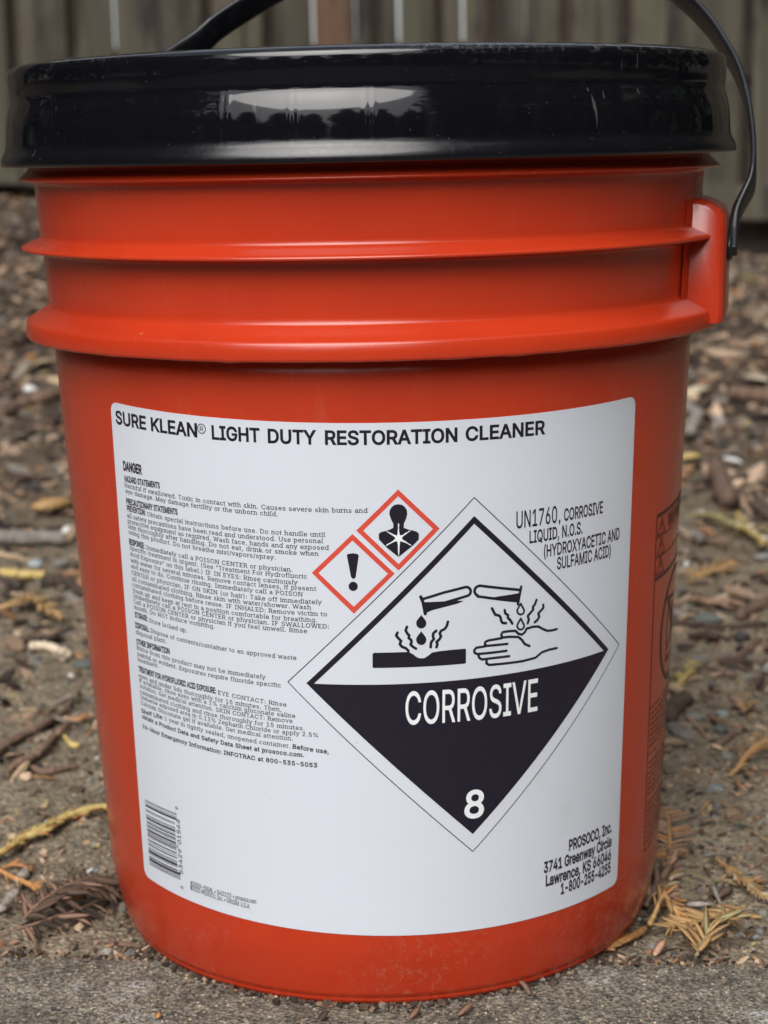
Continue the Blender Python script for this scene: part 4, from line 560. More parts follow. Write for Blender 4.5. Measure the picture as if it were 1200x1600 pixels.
ART = json.loads(r'''{"text":[["title",[-112.55,228.78,-69.1,228.41],"SURE KLEAN"],["title",[-62.71,228.2,-42.98,228.25],"LIGHT"],["title",[-39.9,228.19,-21.5,228.07],"DUTY"],["title",[-18.42,228.05,30.07,227.53],"RESTORATION"],["title",[33.11,227.55,65.57,226.98],"CLEANER"],["dan",[-109.7,210.65,-98.27,210.61],"DANGER"],["head",[-109.38,206.17,-88.73,206.39],"HAZARD STATEMENTS"],["b",[-109.52,203.84,-3.69,202.29],"Harmful if swallowed. Toxic in contact with skin. Causes severe skin burns and"],["b",[-109.24,201.5,-37.18,200.38],"eye damage. May damage fertility or the unborn child."],["head",[-109.31,197.18,-80.39,197.1],"PRECAUTIONARY STATEMENTS"],["head",[-109.21,194.36,-97.71,194.37],"PREVENTION:"],["b",[-96.72,194.32,-19.4,193.11],"Obtain special instructions before use. Do not handle until"],["b",[-109.35,191.67,-20.26,190.72],"all safety precautions have been read and understood. Use personal"],["b",[-109.18,189.44,-18.35,188.18],"protective equipment as required. Wash face, hands and any exposed"],["b",[-109.3,187.27,-22.26,185.83],"skin thoroughly after handling. Do not eat, drink or smoke when"],["b",[-109.01,184.98,-38.73,183.67],"using this product. Do not breathe mist/vapors/spray."],["head",[-109.33,180.75,-99.62,180.72],"RESPONSE:"],["b",[-98.63,180.64,-32.24,179.31],"Immediately call a POISON CENTER or physician."],["b",[-109.14,178.61,-26.75,176.88],"Specific treatment is urgent. (See \u201cTreatment For Hydrofluoric"],["b",[-109.0,176.1,-30.51,174.42],"Acid Exposure\u201d on this label.) IF IN EYES: Rinse cautiously"],["b",[-109.05,173.47,-23.41,172.28],"with water for several minutes. Remove contact lenses, if present"],["b",[-109.14,171.17,-28.77,169.92],"and easy to do. Continue rinsing. Immediately call a POISON"],["b",[-109.02,168.48,-21.54,167.11],"CENTER or physician. IF ON SKIN (or hair): Take off immediately"],["b",[-109.05,165.91,-25.74,164.98],"all contaminated clothing. Rinse skin with water/shower. Wash"],["b",[-109.15,163.57,-19.66,162.49],"contaminated clothing before reuse. IF INHALED: Remove victim to"],["b",[-109.0,161.09,-23.46,160.06],"fresh air and keep at rest in a position comfortable for breathing."],["b",[-108.99,158.97,-19.01,157.68],"Immediately call a POISON CENTER or physician. IF SWALLOWED:"],["b",[-108.96,156.59,-27.45,155.64],"Call a POISON CENTER or physician if you feel unwell. Rinse"],["b",[-108.79,154.23,-65.6,153.94],"mouth. Do NOT induce vomiting."],["head",[-108.89,150.74,-100.59,150.83],"STORAGE:"],["b",[-99.71,150.62,-78.87,150.24],"Store locked up."],["head",[-109.13,146.41,-100.11,146.48],"DISPOSAL:"],["b",[-99.05,146.52,-31.97,144.78],"Dispose of contents/container to an approved waste"],["b",[-108.99,143.77,-90.36,143.81],"disposal plant."],["head",[-109.05,139.45,-88.81,139.72],"OTHER INFORMATION"],["b",[-109.0,137.23,-44.68,136.13],"Burns from this product may not be immediately"],["b",[-108.86,134.65,-38.48,133.35],"painful or evident. Exposures require fluoride specific"],["b",[-109.14,132.23,-95.63,132.55],"treatment."],["head",[-108.87,128.07,-66.42,127.56],"TREATMENT FOR HYDROFLUORIC ACID EXPOSURE:"],["b",[-65.43,127.27,-36.61,125.78],"EYE CONTACT: Rinse"],["b",[-109.16,125.5,-38.67,123.67],"eyes and under lids thoroughly for 15 minutes. Then,"],["b",[-108.83,123.41,-33.19,121.52],"if available, rinse eyes with a 1% calcium gluconate saline"],["b",[-108.78,121.11,-34.39,119.34],"solution. Get medical attention. SKIN CONTACT: Remove"],["b",[-109.07,118.66,-29.74,116.72],"contaminated clothing and rinse thoroughly for 15 minutes."],["b",[-108.88,116.44,-24.5,114.25],"Immerse exposed area in 0.13% Zepharin Chloride or apply 2.5%"],["b",[-109.03,113.94,-34.54,112.22],"Calcium Gluconate gel if available. Get medical attention."],["bb",[-109.0,110.38,-95.02,110.98],"Shelf Life:"],["b",[-93.96,110.97,-35.6,109.13],"1 year in tightly sealed, unopened container."],["bb",[-34.71,109.08,-20.56,107.73],"Before use,"],["bb",[-108.95,108.05,-30.19,105.85],"obtain a Product Data and Safety Data Sheet at prosoco.com."],["bb",[-108.86,103.81,-25.21,101.96],"24-Hour Emergency Information: INFOTRAC at 800-535-5053"],["c26",[53.08,192.2,71.06,192.04],"UN1760"],["c18",[71.57,192.21,72.32,192.22],","],["c18",[74.3,192.1,94.44,191.78],"CORROSIVE"],["c18",[58.67,185.76,83.54,185.65],"LIQUID, N.O.S."],["c18",[65.06,179.3,104.88,179.15],"(HYDROXYACETIC AND"],["c18",[71.09,173.53,99.55,173.36],"SULFAMIC ACID)"],["c17",[78.13,55.2,104.0,55.17],"PROSOCO, Inc."],["c17",[65.42,49.05,104.09,48.87],"3741 Greenway Circle"],["c17",[66.38,43.12,103.89,42.94],"Lawrence, KS 66046"],["c17",[74.0,37.46,103.73,37.27],"1-800-255-4255"],["s7",[-84.93,42.22,-52.67,41.63],"#20039-05GAL \u2022 04/21/23 \u2022 prosoco.com"],["s7",[-85.08,40.2,-55.51,39.03],"\u00a92023 PROSOCO, Inc. \u2022 ORIGIN: U.S.A."],["w52",[8.8,119.41,62.23,118.34],"CORROSIVE"],["w43",[30.83,79.27,38.81,78.65],"8"]],"hz":{"P":[["k",[[15.87,168.27],[17.01,162.9],[17.85,163.56],[29.31,165.68],[31.78,166.51],[29.32,166.88],[16.68,167.23]]],["k",[[41.85,167.04],[43.31,166.65],[54.64,166.84],[55.03,168.78],[53.86,163.23],[53.24,163.39]]],["k",[[15.5,162.36],[17.03,160.2],[17.22,159.81],[17.33,159.39],[17.36,158.96],[17.31,158.53],[17.17,158.13],[16.97,157.77],[16.69,157.47],[16.37,157.24],[16.0,157.09],[15.61,157.02],[15.21,157.05],[14.83,157.16],[14.47,157.36],[14.15,157.63],[13.89,157.97],[13.7,158.35],[13.58,158.77],[13.54,159.2],[13.58,159.63],[13.71,160.03],[13.9,160.4]]],["k",[[15.39,155.99],[16.93,153.75],[17.12,153.35],[17.23,152.93],[17.26,152.5],[17.2,152.07],[17.07,151.67],[16.86,151.31],[16.59,151.0],[16.26,150.77],[15.89,150.62],[15.5,150.55],[15.11,150.58],[14.72,150.69],[14.36,150.89],[14.04,151.17],[13.78,151.5],[13.58,151.89],[13.46,152.31],[13.43,152.74],[13.47,153.17],[13.59,153.58],[13.79,153.95]]],["k",[[-2.98,147.76],[-2.49,148.25],[10.41,148.16],[12.1,147.21],[13.31,146.06],[14.46,145.42],[16.32,145.3],[17.91,146.26],[19.31,147.31],[21.74,147.62],[25.92,147.76],[32.14,147.72],[32.42,147.33],[32.37,142.08],[31.86,141.78],[-2.63,142.25],[-3.1,142.61]]]],"S":[["k",0.95,[[16.42,168.52],[24.14,170.43],[32.4,171.82],[33.06,171.8],[33.56,171.58],[33.99,171.23],[34.31,170.77],[34.48,170.26],[34.5,169.73],[34.36,169.23],[34.07,168.81],[33.67,168.5],[33.18,168.34],[32.51,168.21],[24.78,166.57],[17.57,163.65]]],["k",1.1,[[15.42,169.42],[16.26,167.19],[17.01,162.69]]],["k",0.95,[[54.18,168.12],[44.81,170.23],[38.11,171.79],[37.79,171.68],[37.23,171.61],[36.73,171.37],[36.34,170.98],[36.09,170.49],[36.01,169.93],[36.1,169.36],[36.36,168.82],[36.76,168.37],[37.27,168.04],[37.21,167.72],[44.78,165.83],[53.7,163.68]]],["k",1.0,[[55.11,169.2],[54.33,165.67],[53.7,162.54]]],["k",0.95,[[6.48,155.88],[5.98,154.77],[6.91,153.52],[7.77,152.56],[7.27,151.37],[8.07,150.27],[9.55,149.63],[10.48,148.51]]],["k",0.95,[[10.05,157.99],[9.55,156.6],[10.07,155.51],[10.87,154.54],[10.64,153.56],[11.52,152.8],[11.71,152.08],[11.28,151.03],[12.15,150.06],[13.3,149.28]]],["k",0.95,[[21.03,155.74],[19.98,154.89],[19.75,153.7],[20.15,152.67],[19.03,151.4],[18.86,149.48]]],["k",0.95,[[25.58,158.92],[25.14,157.32],[24.29,156.19],[22.89,155.59],[22.33,154.64],[22.86,153.46],[22.15,152.23],[21.1,151.46],[21.43,150.5],[21.07,149.32]]],["k",0.95,[[42.91,162.36],[43.42,161.29],[44.23,159.69],[45.86,159.12],[46.45,158.18],[46.6,157.08],[47.12,156.08],[48.62,155.73]]],["k",0.95,[[48.12,160.96],[48.34,159.71],[49.55,158.69],[49.39,157.77],[50.38,156.77],[51.29,155.2]]],["k",0.95,[[61.77,162.94],[61.13,161.38],[60.16,160.46],[60.33,159.35],[58.96,158.13],[57.93,157.21],[58.4,155.69],[57.93,154.32]]],["k",0.95,[[64.81,160.55],[64.89,159.31],[63.66,158.29],[62.6,157.53],[63.01,156.01],[62.19,154.92],[60.98,154.18]]],["k",0.72,[[54.87,162.58],[56.08,160.34],[56.23,160.06],[56.32,159.76],[56.35,159.46],[56.31,159.17],[56.21,158.9],[56.06,158.67],[55.85,158.48],[55.6,158.35],[55.31,158.27],[55.01,158.25],[54.7,158.3],[54.4,158.41],[54.12,158.57],[53.88,158.78],[53.67,159.03],[53.52,159.31],[53.42,159.61],[53.39,159.91],[53.41,160.2],[53.5,160.47],[53.65,160.71],[54.87,162.58]]],["k",0.72,[[54.86,156.68],[56.07,154.36],[56.22,154.08],[56.31,153.78],[56.34,153.47],[56.3,153.18],[56.21,152.91],[56.05,152.68],[55.84,152.49],[55.59,152.36],[55.3,152.28],[55.0,152.27],[54.69,152.32],[54.39,152.42],[54.11,152.59],[53.86,152.8],[53.66,153.05],[53.5,153.34],[53.4,153.63],[53.37,153.93],[53.4,154.23],[53.49,154.5],[53.64,154.74],[54.86,156.68]]],["k",0.9,[[52.67,152.11],[53.83,150.78],[55.39,150.17],[56.65,150.91],[57.37,152.1]]],["k",0.9,[[46.94,150.57],[46.64,151.54],[47.32,152.38],[49.98,152.37],[52.67,152.11]]],["k",0.9,[[57.37,152.24],[60.17,152.51],[62.61,152.24],[64.67,150.86],[66.76,149.75],[68.88,149.5],[71.21,149.65]]],["k",0.9,[[46.56,150.26],[49.97,150.13],[53.83,149.47],[55.39,148.07],[56.57,146.21],[58.72,145.05]]],["k",0.9,[[46.94,150.06],[41.35,149.87],[40.17,149.45],[39.95,148.47],[40.67,147.8],[44.67,147.63],[49.2,147.43]]],["k",0.9,[[40.01,147.67],[36.59,147.58],[35.64,146.68],[35.85,145.58],[36.93,145.02],[43.16,144.81],[48.8,144.73]]],["k",0.9,[[37.29,144.83],[37.57,143.5],[38.73,142.64],[44.64,142.58],[49.94,142.39]]],["k",0.9,[[40.63,142.03],[40.47,140.97],[41.5,140.11],[46.13,139.83],[55.38,139.48],[61.4,139.9],[64.28,141.58],[67.64,141.97],[71.26,141.93]]]]},"ghs":{"P":[["k",[[-11.58,186.23],[-11.12,186.69],[-9.29,186.97],[-7.64,186.67],[-7.16,186.04],[-8.47,177.9],[-8.88,177.27],[-9.38,177.1],[-9.87,177.33],[-10.25,177.91]]],["k",[[-7.79,174.21],[-7.86,173.75],[-8.04,173.32],[-8.33,172.95],[-8.69,172.66],[-9.11,172.49],[-9.56,172.43],[-10.0,172.49],[-10.41,172.67],[-10.76,172.95],[-11.02,173.32],[-11.19,173.76],[-11.23,174.22],[-11.16,174.68],[-10.98,175.11],[-10.69,175.48],[-10.33,175.77],[-9.91,175.95],[-9.46,176.01],[-9.02,175.94],[-8.61,175.76],[-8.26,175.48],[-8.0,175.11],[-7.84,174.67]]],["k",[[7.77,205.21],[9.08,204.94],[10.16,204.1],[10.86,202.88],[10.99,201.35],[10.58,199.67],[9.66,197.73],[9.63,196.2],[11.38,195.43],[13.03,195.01],[14.41,194.49],[15.17,193.65],[15.08,191.49],[12.93,189.32],[7.48,185.11],[2.99,189.04],[0.41,192.08],[0.35,194.07],[1.02,194.79],[2.57,195.2],[4.22,195.61],[5.72,196.35],[5.76,197.88],[4.86,199.89],[4.41,201.61],[4.6,203.13],[5.39,204.34],[6.45,205.04]]],["w",[[7.07,193.35],[7.34,194.38],[7.36,195.15],[7.51,195.85],[7.51,196.56],[7.47,197.33],[7.74,198.2],[7.98,197.31],[7.82,196.55],[7.86,195.84],[7.85,195.13],[7.96,194.36],[8.17,193.34],[9.14,193.49],[9.71,193.91],[10.26,194.26],[10.88,194.5],[11.46,194.92],[12.26,195.17],[11.66,194.58],[11.01,194.29],[10.54,193.8],[9.96,193.49],[9.4,193.05],[8.78,192.26],[9.45,191.46],[10.11,191.11],[10.65,190.66],[11.18,190.2],[11.84,189.84],[12.48,189.23],[11.64,189.49],[11.04,189.96],[10.45,190.31],[9.83,190.61],[9.11,190.87],[8.18,191.24],[8.0,189.73],[7.87,188.78],[7.87,187.91],[7.8,187.03],[7.63,186.09],[7.48,184.99],[7.43,186.1],[7.28,187.05],[7.29,187.93],[7.31,188.81],[7.32,189.76],[7.04,191.28],[6.05,191.06],[5.4,190.72],[4.77,190.46],[4.17,190.15],[3.53,189.79],[2.72,189.5],[3.34,190.15],[3.99,190.49],[4.59,190.8],[5.16,191.16],[5.76,191.6],[6.47,192.34],[5.88,193.12],[5.3,193.54],[4.73,193.86],[4.24,194.33],[3.62,194.67],[3.01,195.25],[3.77,194.92],[4.43,194.64],[5.0,194.33],[5.57,194.0],[6.19,193.65]]]],"frames":[[[[-9.27,194.33],[5.92,178.86],[-9.51,163.62],[-24.88,179.25]],[[-9.33,191.82],[3.43,178.83],[-9.49,166.35],[-22.33,179.26]]],[[[7.82,210.79],[22.96,195.16],[7.38,179.95],[-7.86,195.63]],[[7.77,208.26],[20.38,195.22],[7.43,182.42],[-5.27,195.54]]]]}}''')

# sheet with rounded corners
XL0, XR0, YT, YB, RC = -115.4, 113.3, 235.9, 0, 3.0
cornersq = {'tl': (-115.4, 236.9), 'tr': (113.6, 234.6), 'bl': (-116.1, 36.2), 'br': (108.9, 30.2)}
def q(u_, v_):      # u left-right, v bottom-top on the slightly skewed sheet
    a = [cornersq['bl'][i] * (1 - u_) + cornersq['br'][i] * u_ for i in (0, 1)]; b_ = [cornersq['tl'][i] * (1 - u_) + cornersq['tr'][i] * u_ for i in (0, 1)]
    return (a[0] * (1 - v_) + b_[0] * v_, a[1] * (1 - v_) + b_[1] * v_ - 1.0 * math.sin(PI * u_) * (1 - v_) * .9)
cu_, cv_ = 3.6 / 229, 3.6 / 200
outline = []
for (cx_, cy_, a0) in ((1 - cu_, 1 - cv_, 0), (cu_, 1 - cv_, 90), (cu_, cv_, 180), (1 - cu_, cv_, 270)):
    for a in range(0, 91, 10):
        r_ = math.radians(a0 + a); outline.append((cx_ + cu_ * math.cos(r_), cy_ + cv_ * math.sin(r_)))
def sheet(name, off, mat, parent):
    bm = bmesh.new(); vs = [bm.verts.new((x, y, 0)) for x, y in outline]; bm.faces.new(vs)
    for i in range(1, 120): bmesh.ops.bisect_plane(bm, geom=bm.verts[:] + bm.edges[:] + bm.faces[:], plane_co=(i / 120, 0, 0), plane_no=(1, 0, 0))
    for i in range(1, 16): bmesh.ops.bisect_plane(bm, geom=bm.verts[:] + bm.edges[:] + bm.faces[:], plane_co=(0, i / 16, 0), plane_no=(0, 1, 0))
    ed = [e for e in bm.edges if e.is_boundary]
    r_ = bmesh.ops.extrude_edge_only(bm, edges=ed); low = {v_ for v_ in r_['geom'] if isinstance(v_, bmesh.types.BMVert)}
    for v_ in bm.verts:
        X, Y = q(v_.co.x, v_.co.y); v_.co = wrap(X, Y, off if v_ not in low else -.0001)
    bmesh.ops.recalc_face_normals(bm, faces=bm.faces)
    c0 = max(bm.faces, key=lambda f: f.calc_area())
    c_ = c0.calc_center_median()
    if c0.normal.x * c_.x + c0.normal.y * c_.y < 0: bmesh.ops.reverse_faces(bm, faces=bm.faces)
    me = bpy.data.meshes.new(name); bm.to_mesh(me); bm.free(); me.materials.append(mat); return obj(name, me, parent)
label = sheet('label', .00022, M['paper'], pail)
OFF = .00027
tit, blk, addr, un_, inst = Flat(), Flat(), Flat(), Flat(), Flat()
white = Flat(); w8 = Flat(); item = Flat()
CAPS = {'title': (5.0, .025), 'dan': (3.5, .040), 'head': (2.25, .034), 'b': (1.70, .008), 'bb': (1.70, .026), 'c26': (6.4, .010), 'c18': (4.6, .018), 'c17': (4.5, .032), 's7': (1.95, .014), 'w52': (12.9, .006), 'w43': (10.9, .018)}
for st, p, s in ART['text']:
    cap, o_ = CAPS[st]; fl = {'title': tit, 'c26': un_, 'c18': un_, 'c17': addr, 's7': item, 'w52': white, 'w43': w8}.get(st, blk)
    if s == ',': continue
    put_text(fl, s, p[:2], p[2:], cap, o_, serif=st in ('b', 'bb'), track=.0)
# comma after UN1760, registered mark
un_.poly([(71.9, 192.9), (72.7, 192.9), (72.5, 191.4), (71.9, 190.9)])
put_text(tit, 'R', (-67.85, 230.85), (-66.35, 230.85), 1.75, .01)
tit.stroke([(-67.1 + 1.75 * math.cos(a), 231.75 + 1.75 * math.sin(a)) for a in np.linspace(0, 2 * PI, 28)], .36)
tit.build('title_print', M['ink'], OFF, label); blk.build('safety_text_print', M['ink'], OFF, label)
addr.build('address_print', M['ink'], OFF, label); un_.build('shipping_name_print', M['ink'], OFF, label)
# corrosive placard
pl = Flat(); pl2 = Flat()
cxp, cyp = 35.25, 135.4
O = [(36.24, 205.9), (106.2, 135.25), (34.35, 64.75), (-35.6, 135.85)]
I = [(36.17, 198.9), (99.3, 135.1), (34.4, 72.0), (-28.35, 135.8)]
J = [(36.15, 195.9), (96.3, 135.15), (-25.4, 135.75)]
pl.stroke(O + [O[0]], .36)
pl2.poly([[I[0], I[1], (98.7, 134.5), J[1], J[0], J[2], (-27.8, 135.2), I[3]]][0])
pl2.poly([I[3], (-25.4, 135.75), (36, 135.45), (96.3, 135.15), I[1], I[2]])
for c_, P_ in ART['hz']['P']: pl2.poly(P_)
for c_, w_, P_ in ART['hz']['S']: pl2.stroke(P_, w_ * 1.12)
o = pl2.build('corrosive_diamond_print', M['ink'], OFF, label, cut=3.0); pl.build('diamond_outline_print', M['ink'], OFF, label, cut=3.0)
w8.build('class_number_print', M['wink'], OFF + .00005, label); item.build('item_code_print', M['ink'], OFF, label)
white.build('corrosive_word_print', M['wink'], OFF + .00005, label, cut=4.0)
gk, gr, gw = Flat(), Flat(), Flat()
for c_, P_ in ART['ghs']['P']: (gk if c_ == 'k' else gw).poly(P_)
for o_, i_ in ART['ghs']['frames']:
    for k_ in range(4):
        k2 = (k_ + 1) % 4; gr.poly([o_[k_], o_[k2], i_[k2], i_[k_]])
gk.build('hazard_symbol_print', M['ink'], OFF, label, cut=3.0); gr.build('red_diamond_print', M['rink'], OFF, label, cut=3.0)
M['paperw'] = M['wink']
gw.build('burst_print', M['wink'], OFF + .00004, label, cut=3.0)
# barcode
bc = Flat()
Lc = ['0001101', '0011001', '0010011', '0111101', '0100011', '0110001', '0101111', '0111011', '0110111', '0001011']
code = '653429015669'; bits = '101' + ''.join(Lc[int(c)] for c in code[:6]) + '01010' + ''.join(''.join('1' if x == '0' else '0' for x in Lc[int(c)]) for c in code[6:]) + '101'
y0, y1 = 42.9, 72.0; dy = (y1 - y0) / 95; i = 0
while i < 95:
    if bits[i] == '1':
        j = i
        while j < 95 and bits[j] == '1': j += 1
        guard = i < 10 or i >= 85 or 45 <= i < 50; xr = -90.5 if guard else -91.9
        a, b_ = y0 + i * dy, y0 + j * dy; bc.poly([(-111.1, a), (xr, a - .1), (xr, b_ - .1), (-111.1, b_)]); i = j
    else: i += 1
for s, ya, yb, cp in (('53429', 45.6, 56.6, 1.9), ('01566', 58.6, 69.6, 1.9)): put_text(bc, s, (-88.9, ya), (-88.9, yb), 2.1, .014)
put_text(bc, '6', (-89.2, 38.9), (-89.2, 40.3), 1.9, .012); put_text(bc, '9', (-89.2, 73.6), (-89.2, 75.0), 1.9, .012)
bc.build('barcode_print', M['barink'], OFF, label, cut=4.0)
# small warning panel printed straight on the wall
wp = Flat(); X0, X1, YA, YBm = 134.6, 232, 181.2, 33.5
def hb(x0, x1, y, w_): wp.poly([(x0, y - w_ / 2), (x1, y - w_ / 2), (x1, y + w_ / 2), (x0, y + w_ / 2)])
hb(X0 + .6, X1, YA, 1.5); hb(X0, X1, 154.3, 1.5); hb(X0, X1, 98.2, .5); hb(X0, X1, 77.2, .35); hb(X0, X1, 55.5, .35); hb(X0, X1, YBm, .45)
wp.poly([(X0, YBm), (X0 + .75, YBm), (X0 + .75, YA), (X0, YA - 1)]); wp.poly([(X1 - .5, YBm), (X1, YBm), (X1, YA), (X1 - .5, YA)])
for k_, yb_ in enumerate((172.6, 164.0, 155.9)):
    a, b_, c_ = (136.6, yb_), (145.6, yb_), (141.1, yb_ + 7.0)
    wp.stroke([a, b_, c_, a], .55); wp.stroke([(141.1, yb_ + 4.8), (141.1, yb_ + 2.4)], .8); wp.stroke([(141.1, yb_ + 1.2), (141.1, yb_ + 1.15)], .8)
    if k_ < 2: hb(X0, X1, yb_ - .9, .4)
put_text(wp, 'WARNING', (148.5, 173.2), (205, 173.2), 6.2, .02)
wp.stroke([(170 + 24 * math.cos(a), 126 + 24 * math.sin(a)) for a in np.linspace(0, 2 * PI, 60)], 2.6)
wp.stroke([(153, 143), (187, 109)], 2.6)
for P_ in ([(160, 140), (156, 128), (158, 112), (176, 112), (180, 136), (160, 140)], [(163, 132), (166, 124), (160, 118)], [(166, 136), (171, 128), (169, 116)]): wp.stroke(P_, 1.6)
yy = 95.5
while yy > 36:
    if abs(yy - 77.2) > 1.6 and abs(yy - 55.5) > 1.6:
        xx = X0 + 2.5
        while xx < X1 - 6:
            L_ = rnd.uniform(2.5, 7); wp.poly([(xx, yy - .45), (xx + L_, yy - .45), (xx + L_, yy + .35), (xx, yy + .35)]); xx += L_ + 1.1
    yy -= 2.45
wp.build('warning_panel_print', M['pailink'], .00010, pail, cut=3.0, ycut=8.0)

# ------------------------------------------------------------------ fence
fence = thing('wooden_fence', (0, FY, 0), 'weathered board fence standing behind the pail', 'fence')
seams = [20, 115, 180, 250, 325, 382, 420, 490, 555, 588, 623, 685, 723, 770, 820, 880, 930, 975, 1040, 1110, 1165, 1230]
dark = {20, 115, 325, 420, 588, 685, 770, 880, 975, 1165}; light = {180, 382, 490, 623, 723}
def fx(px):
    d = FW + RT * ((px - 600) / FPX) - UP * ((40 - 800) / FPX); return CAM.x + d.x * (FY - CAM.y) / d.y
edges_ = [(fx(p), 'd' if p in dark else 'l' if p in light else 't') for p in seams]
x = edges_[0][0]; left = []
while x > -3.4: x -= rnd.uniform(.08, .13); left.append((x, rnd.choice('dttl')))
x = edges_[-1][0]; right = []
while x < 3.4: x += rnd.uniform(.08, .13); right.append((x, rnd.choice('dttl')))
E_ = left[::-1] + edges_ + right
HALF = {'d': .0135, 'l': .0028, 't': .0009}
def basez(x): return min(.30, max(.06, .2075 - .0693 * x))
for i in range(len(E_) - 1):
    (xa, ka), (xb, kb) = E_[i], E_[i + 1]; a0 = xa + HALF[ka]; b0 = xb - HALF[kb]
    if b0 - a0 < .012: continue
    zb = basez((a0 + b0) / 2) + .012 + rnd.uniform(-.004, .004); top = 1.85 + rnd.uniform(-.01, .01); n = 9; V = []; F = []
    yo = rnd.uniform(-.004, .004)
    for k_ in range(n):
        z = zb + (top - zb) * k_ / (n - 1); wa = rnd.uniform(-1, 1) * (.004 if ka == 'd' else .0012); wb = rnd.uniform(-1, 1) * (.004 if kb == 'd' else .0012)
        wa = min(wa, .003); 
        for (X_, Y_) in ((a0 + wa, -.010), (b0 + wb, -.010), (b0 + wb, .008), (a0 + wa, .008)): V.append((X_ - (a0 + b0) / 2, Y_, z - zb))
    for k_ in range(n - 1):
        for j in range(4): F.append((k_ * 4 + j, k_ * 4 + (j + 1) % 4, k_ * 4 + 4 + (j + 1) % 4, k_ * 4 + 4 + j))
    F += [(3, 2, 1, 0), tuple(range(4 * n - 4, 4 * n))]
    isor = abs(xa - fx(490)) < 1e-6
    o = obj('board', mesh('board', V, F, M['woodo'] if isor else M['wood'], False), fence, ((a0 + b0) / 2, yo, zb))
    if isor: o['label'] = 'reddish brown newer board'
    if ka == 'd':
        o2 = obj('shade_backing_board', boxmesh('shade_backing_board', .06, .012, 1.75, M['bark_dark']), fence, (xa, .055, 1.10))  # board behind the seam, its dark material paints the shade between boards
for k_, (z_, hh) in enumerate(((.50, .09), (1.6, .09))):
    o = obj('rail', boxmesh('rail', 6.9, .038, hh, M['wood'], .003), fence, (0, .056, z_))
# kickboards along the foot, dropping to the right with the ground
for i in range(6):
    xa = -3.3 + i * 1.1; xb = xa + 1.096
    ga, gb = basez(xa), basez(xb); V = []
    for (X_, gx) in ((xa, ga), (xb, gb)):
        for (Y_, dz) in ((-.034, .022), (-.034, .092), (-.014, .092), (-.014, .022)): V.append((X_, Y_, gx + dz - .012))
    obj('gap_shade_plank', boxmesh('gap_shade_plank', 1.09, .02, .5, M['bark_dark']), fence, ((xa + xb) / 2, .075, (ga + gb) / 2 - .19))  # added dark plank standing in for the shade in the gap below the kickboard
    obj('kickboard', mesh('kickboard', V, [(0, 1, 2, 3), (7, 6, 5, 4), (0, 4, 5, 1), (1, 5, 6, 2), (2, 6, 7, 3), (3, 7, 4, 0)], M['wood'], False), fence)
for x_ in (-2.6, -.3, 2.0):
    obj('post', boxmesh('post', .09, .09, 1.95, M['wood'], .004), fence, (x_, .13, .93))

# ------------------------------------------------------------------ litter on the ground
def unit_chip(r_):
    v = []
    for z_ in (-.5, .5):
        for (a, b_) in ((-1, -.5), (-.3, -1), (.8, -.8), (1, .4), (.2, 1), (-.9, .7)):
            v.append(((a + r_.uniform(-.3, .3)) * .5, (b_ + r_.uniform(-.3, .3)) * .5, z_ + r_.uniform(-.15, .15)))
    return v, [(5, 4, 3, 2, 1, 0), (6, 7, 8, 9, 10, 11)] + [(i, (i + 1) % 6, 6 + (i + 1) % 6, 6 + i) for i in range(6)]
def ico(r_, amp=.18, sub=2, flat=1):
    bm = bmesh.new(); bmesh.ops.create_icosphere(bm, subdivisions=sub, radius=.5)
    ph = [r_.uniform(0, 6) for _ in range(6)]
    for v_ in bm.verts:
        p = v_.co.normalized(); k_ = 1 + amp * (math.sin(p.x * 3 + ph[0]) * .5 + math.sin(p.y * 3.3 + ph[1]) * .5 + math.sin(p.z * 3 + p.x * 2 + ph[2]) * .4)
        v_.co = p * .5 * k_
        for nrm_, dd in ((Vector((math.cos(ph[3]), math.sin(ph[3]), .3)).normalized(), .36), (Vector((math.cos(ph[4]), math.sin(ph[4]), -.2)).normalized(), .38), (Vector((math.cos(ph[5]), .3, 1)).normalized(), .36)):
            s_ = v_.co.dot(nrm_)
            if s_ > dd: v_.co -= nrm_ * (s_ - dd) * .75
    me = bpy.data.meshes.new('pebble'); bm.to_mesh(me); bm.free(); me.polygons.foreach_set('use_smooth', [True] * len(me.polygons)); return me
def blade(name='needle', curve=.12, twist=0, fold=.15):
    """flat leaf blade, length 1 along +X, width 1 across Y, slightly keeled and curved"""
    V = []; F = []; n = 7; prof = [.35, .85, 1, .98, .85, .55, .06]
    for i in range(n):
        s = i / (n - 1); c_ = Vector((s, curve * s * s, .10 * math.sin(s * PI)))
        wv = prof[i] * .5; a = twist * s
        for (yy_, zz_) in ((-wv, 0), (0, fold * wv + .05), (wv, 0), (0, -.10)):
            V.append((c_.x, c_.y * 1 + yy_ * math.cos(a) * 1, c_.z * .0 + zz_))
    for i in range(n - 1):
        for j in range(4): F.append((i * 4 + j, i * 4 + (j + 1) % 4, i * 4 + 4 + (j + 1) % 4, i * 4 + 4 + j))
    F += [(3, 2, 1, 0), (4 * n - 4, 4 * n - 3, 4 * n - 2, 4 * n - 1)]
    return V, F
BV, BF = blade()
def blade_mesh(mat, L, W, bend, curl):
    V = [(x * L, y * W + bend * L * (x * x), z * W + curl * L * math.sin(x * PI * .9)) for x, y, z in BV]
    return mesh('needle', V, BF, mat)

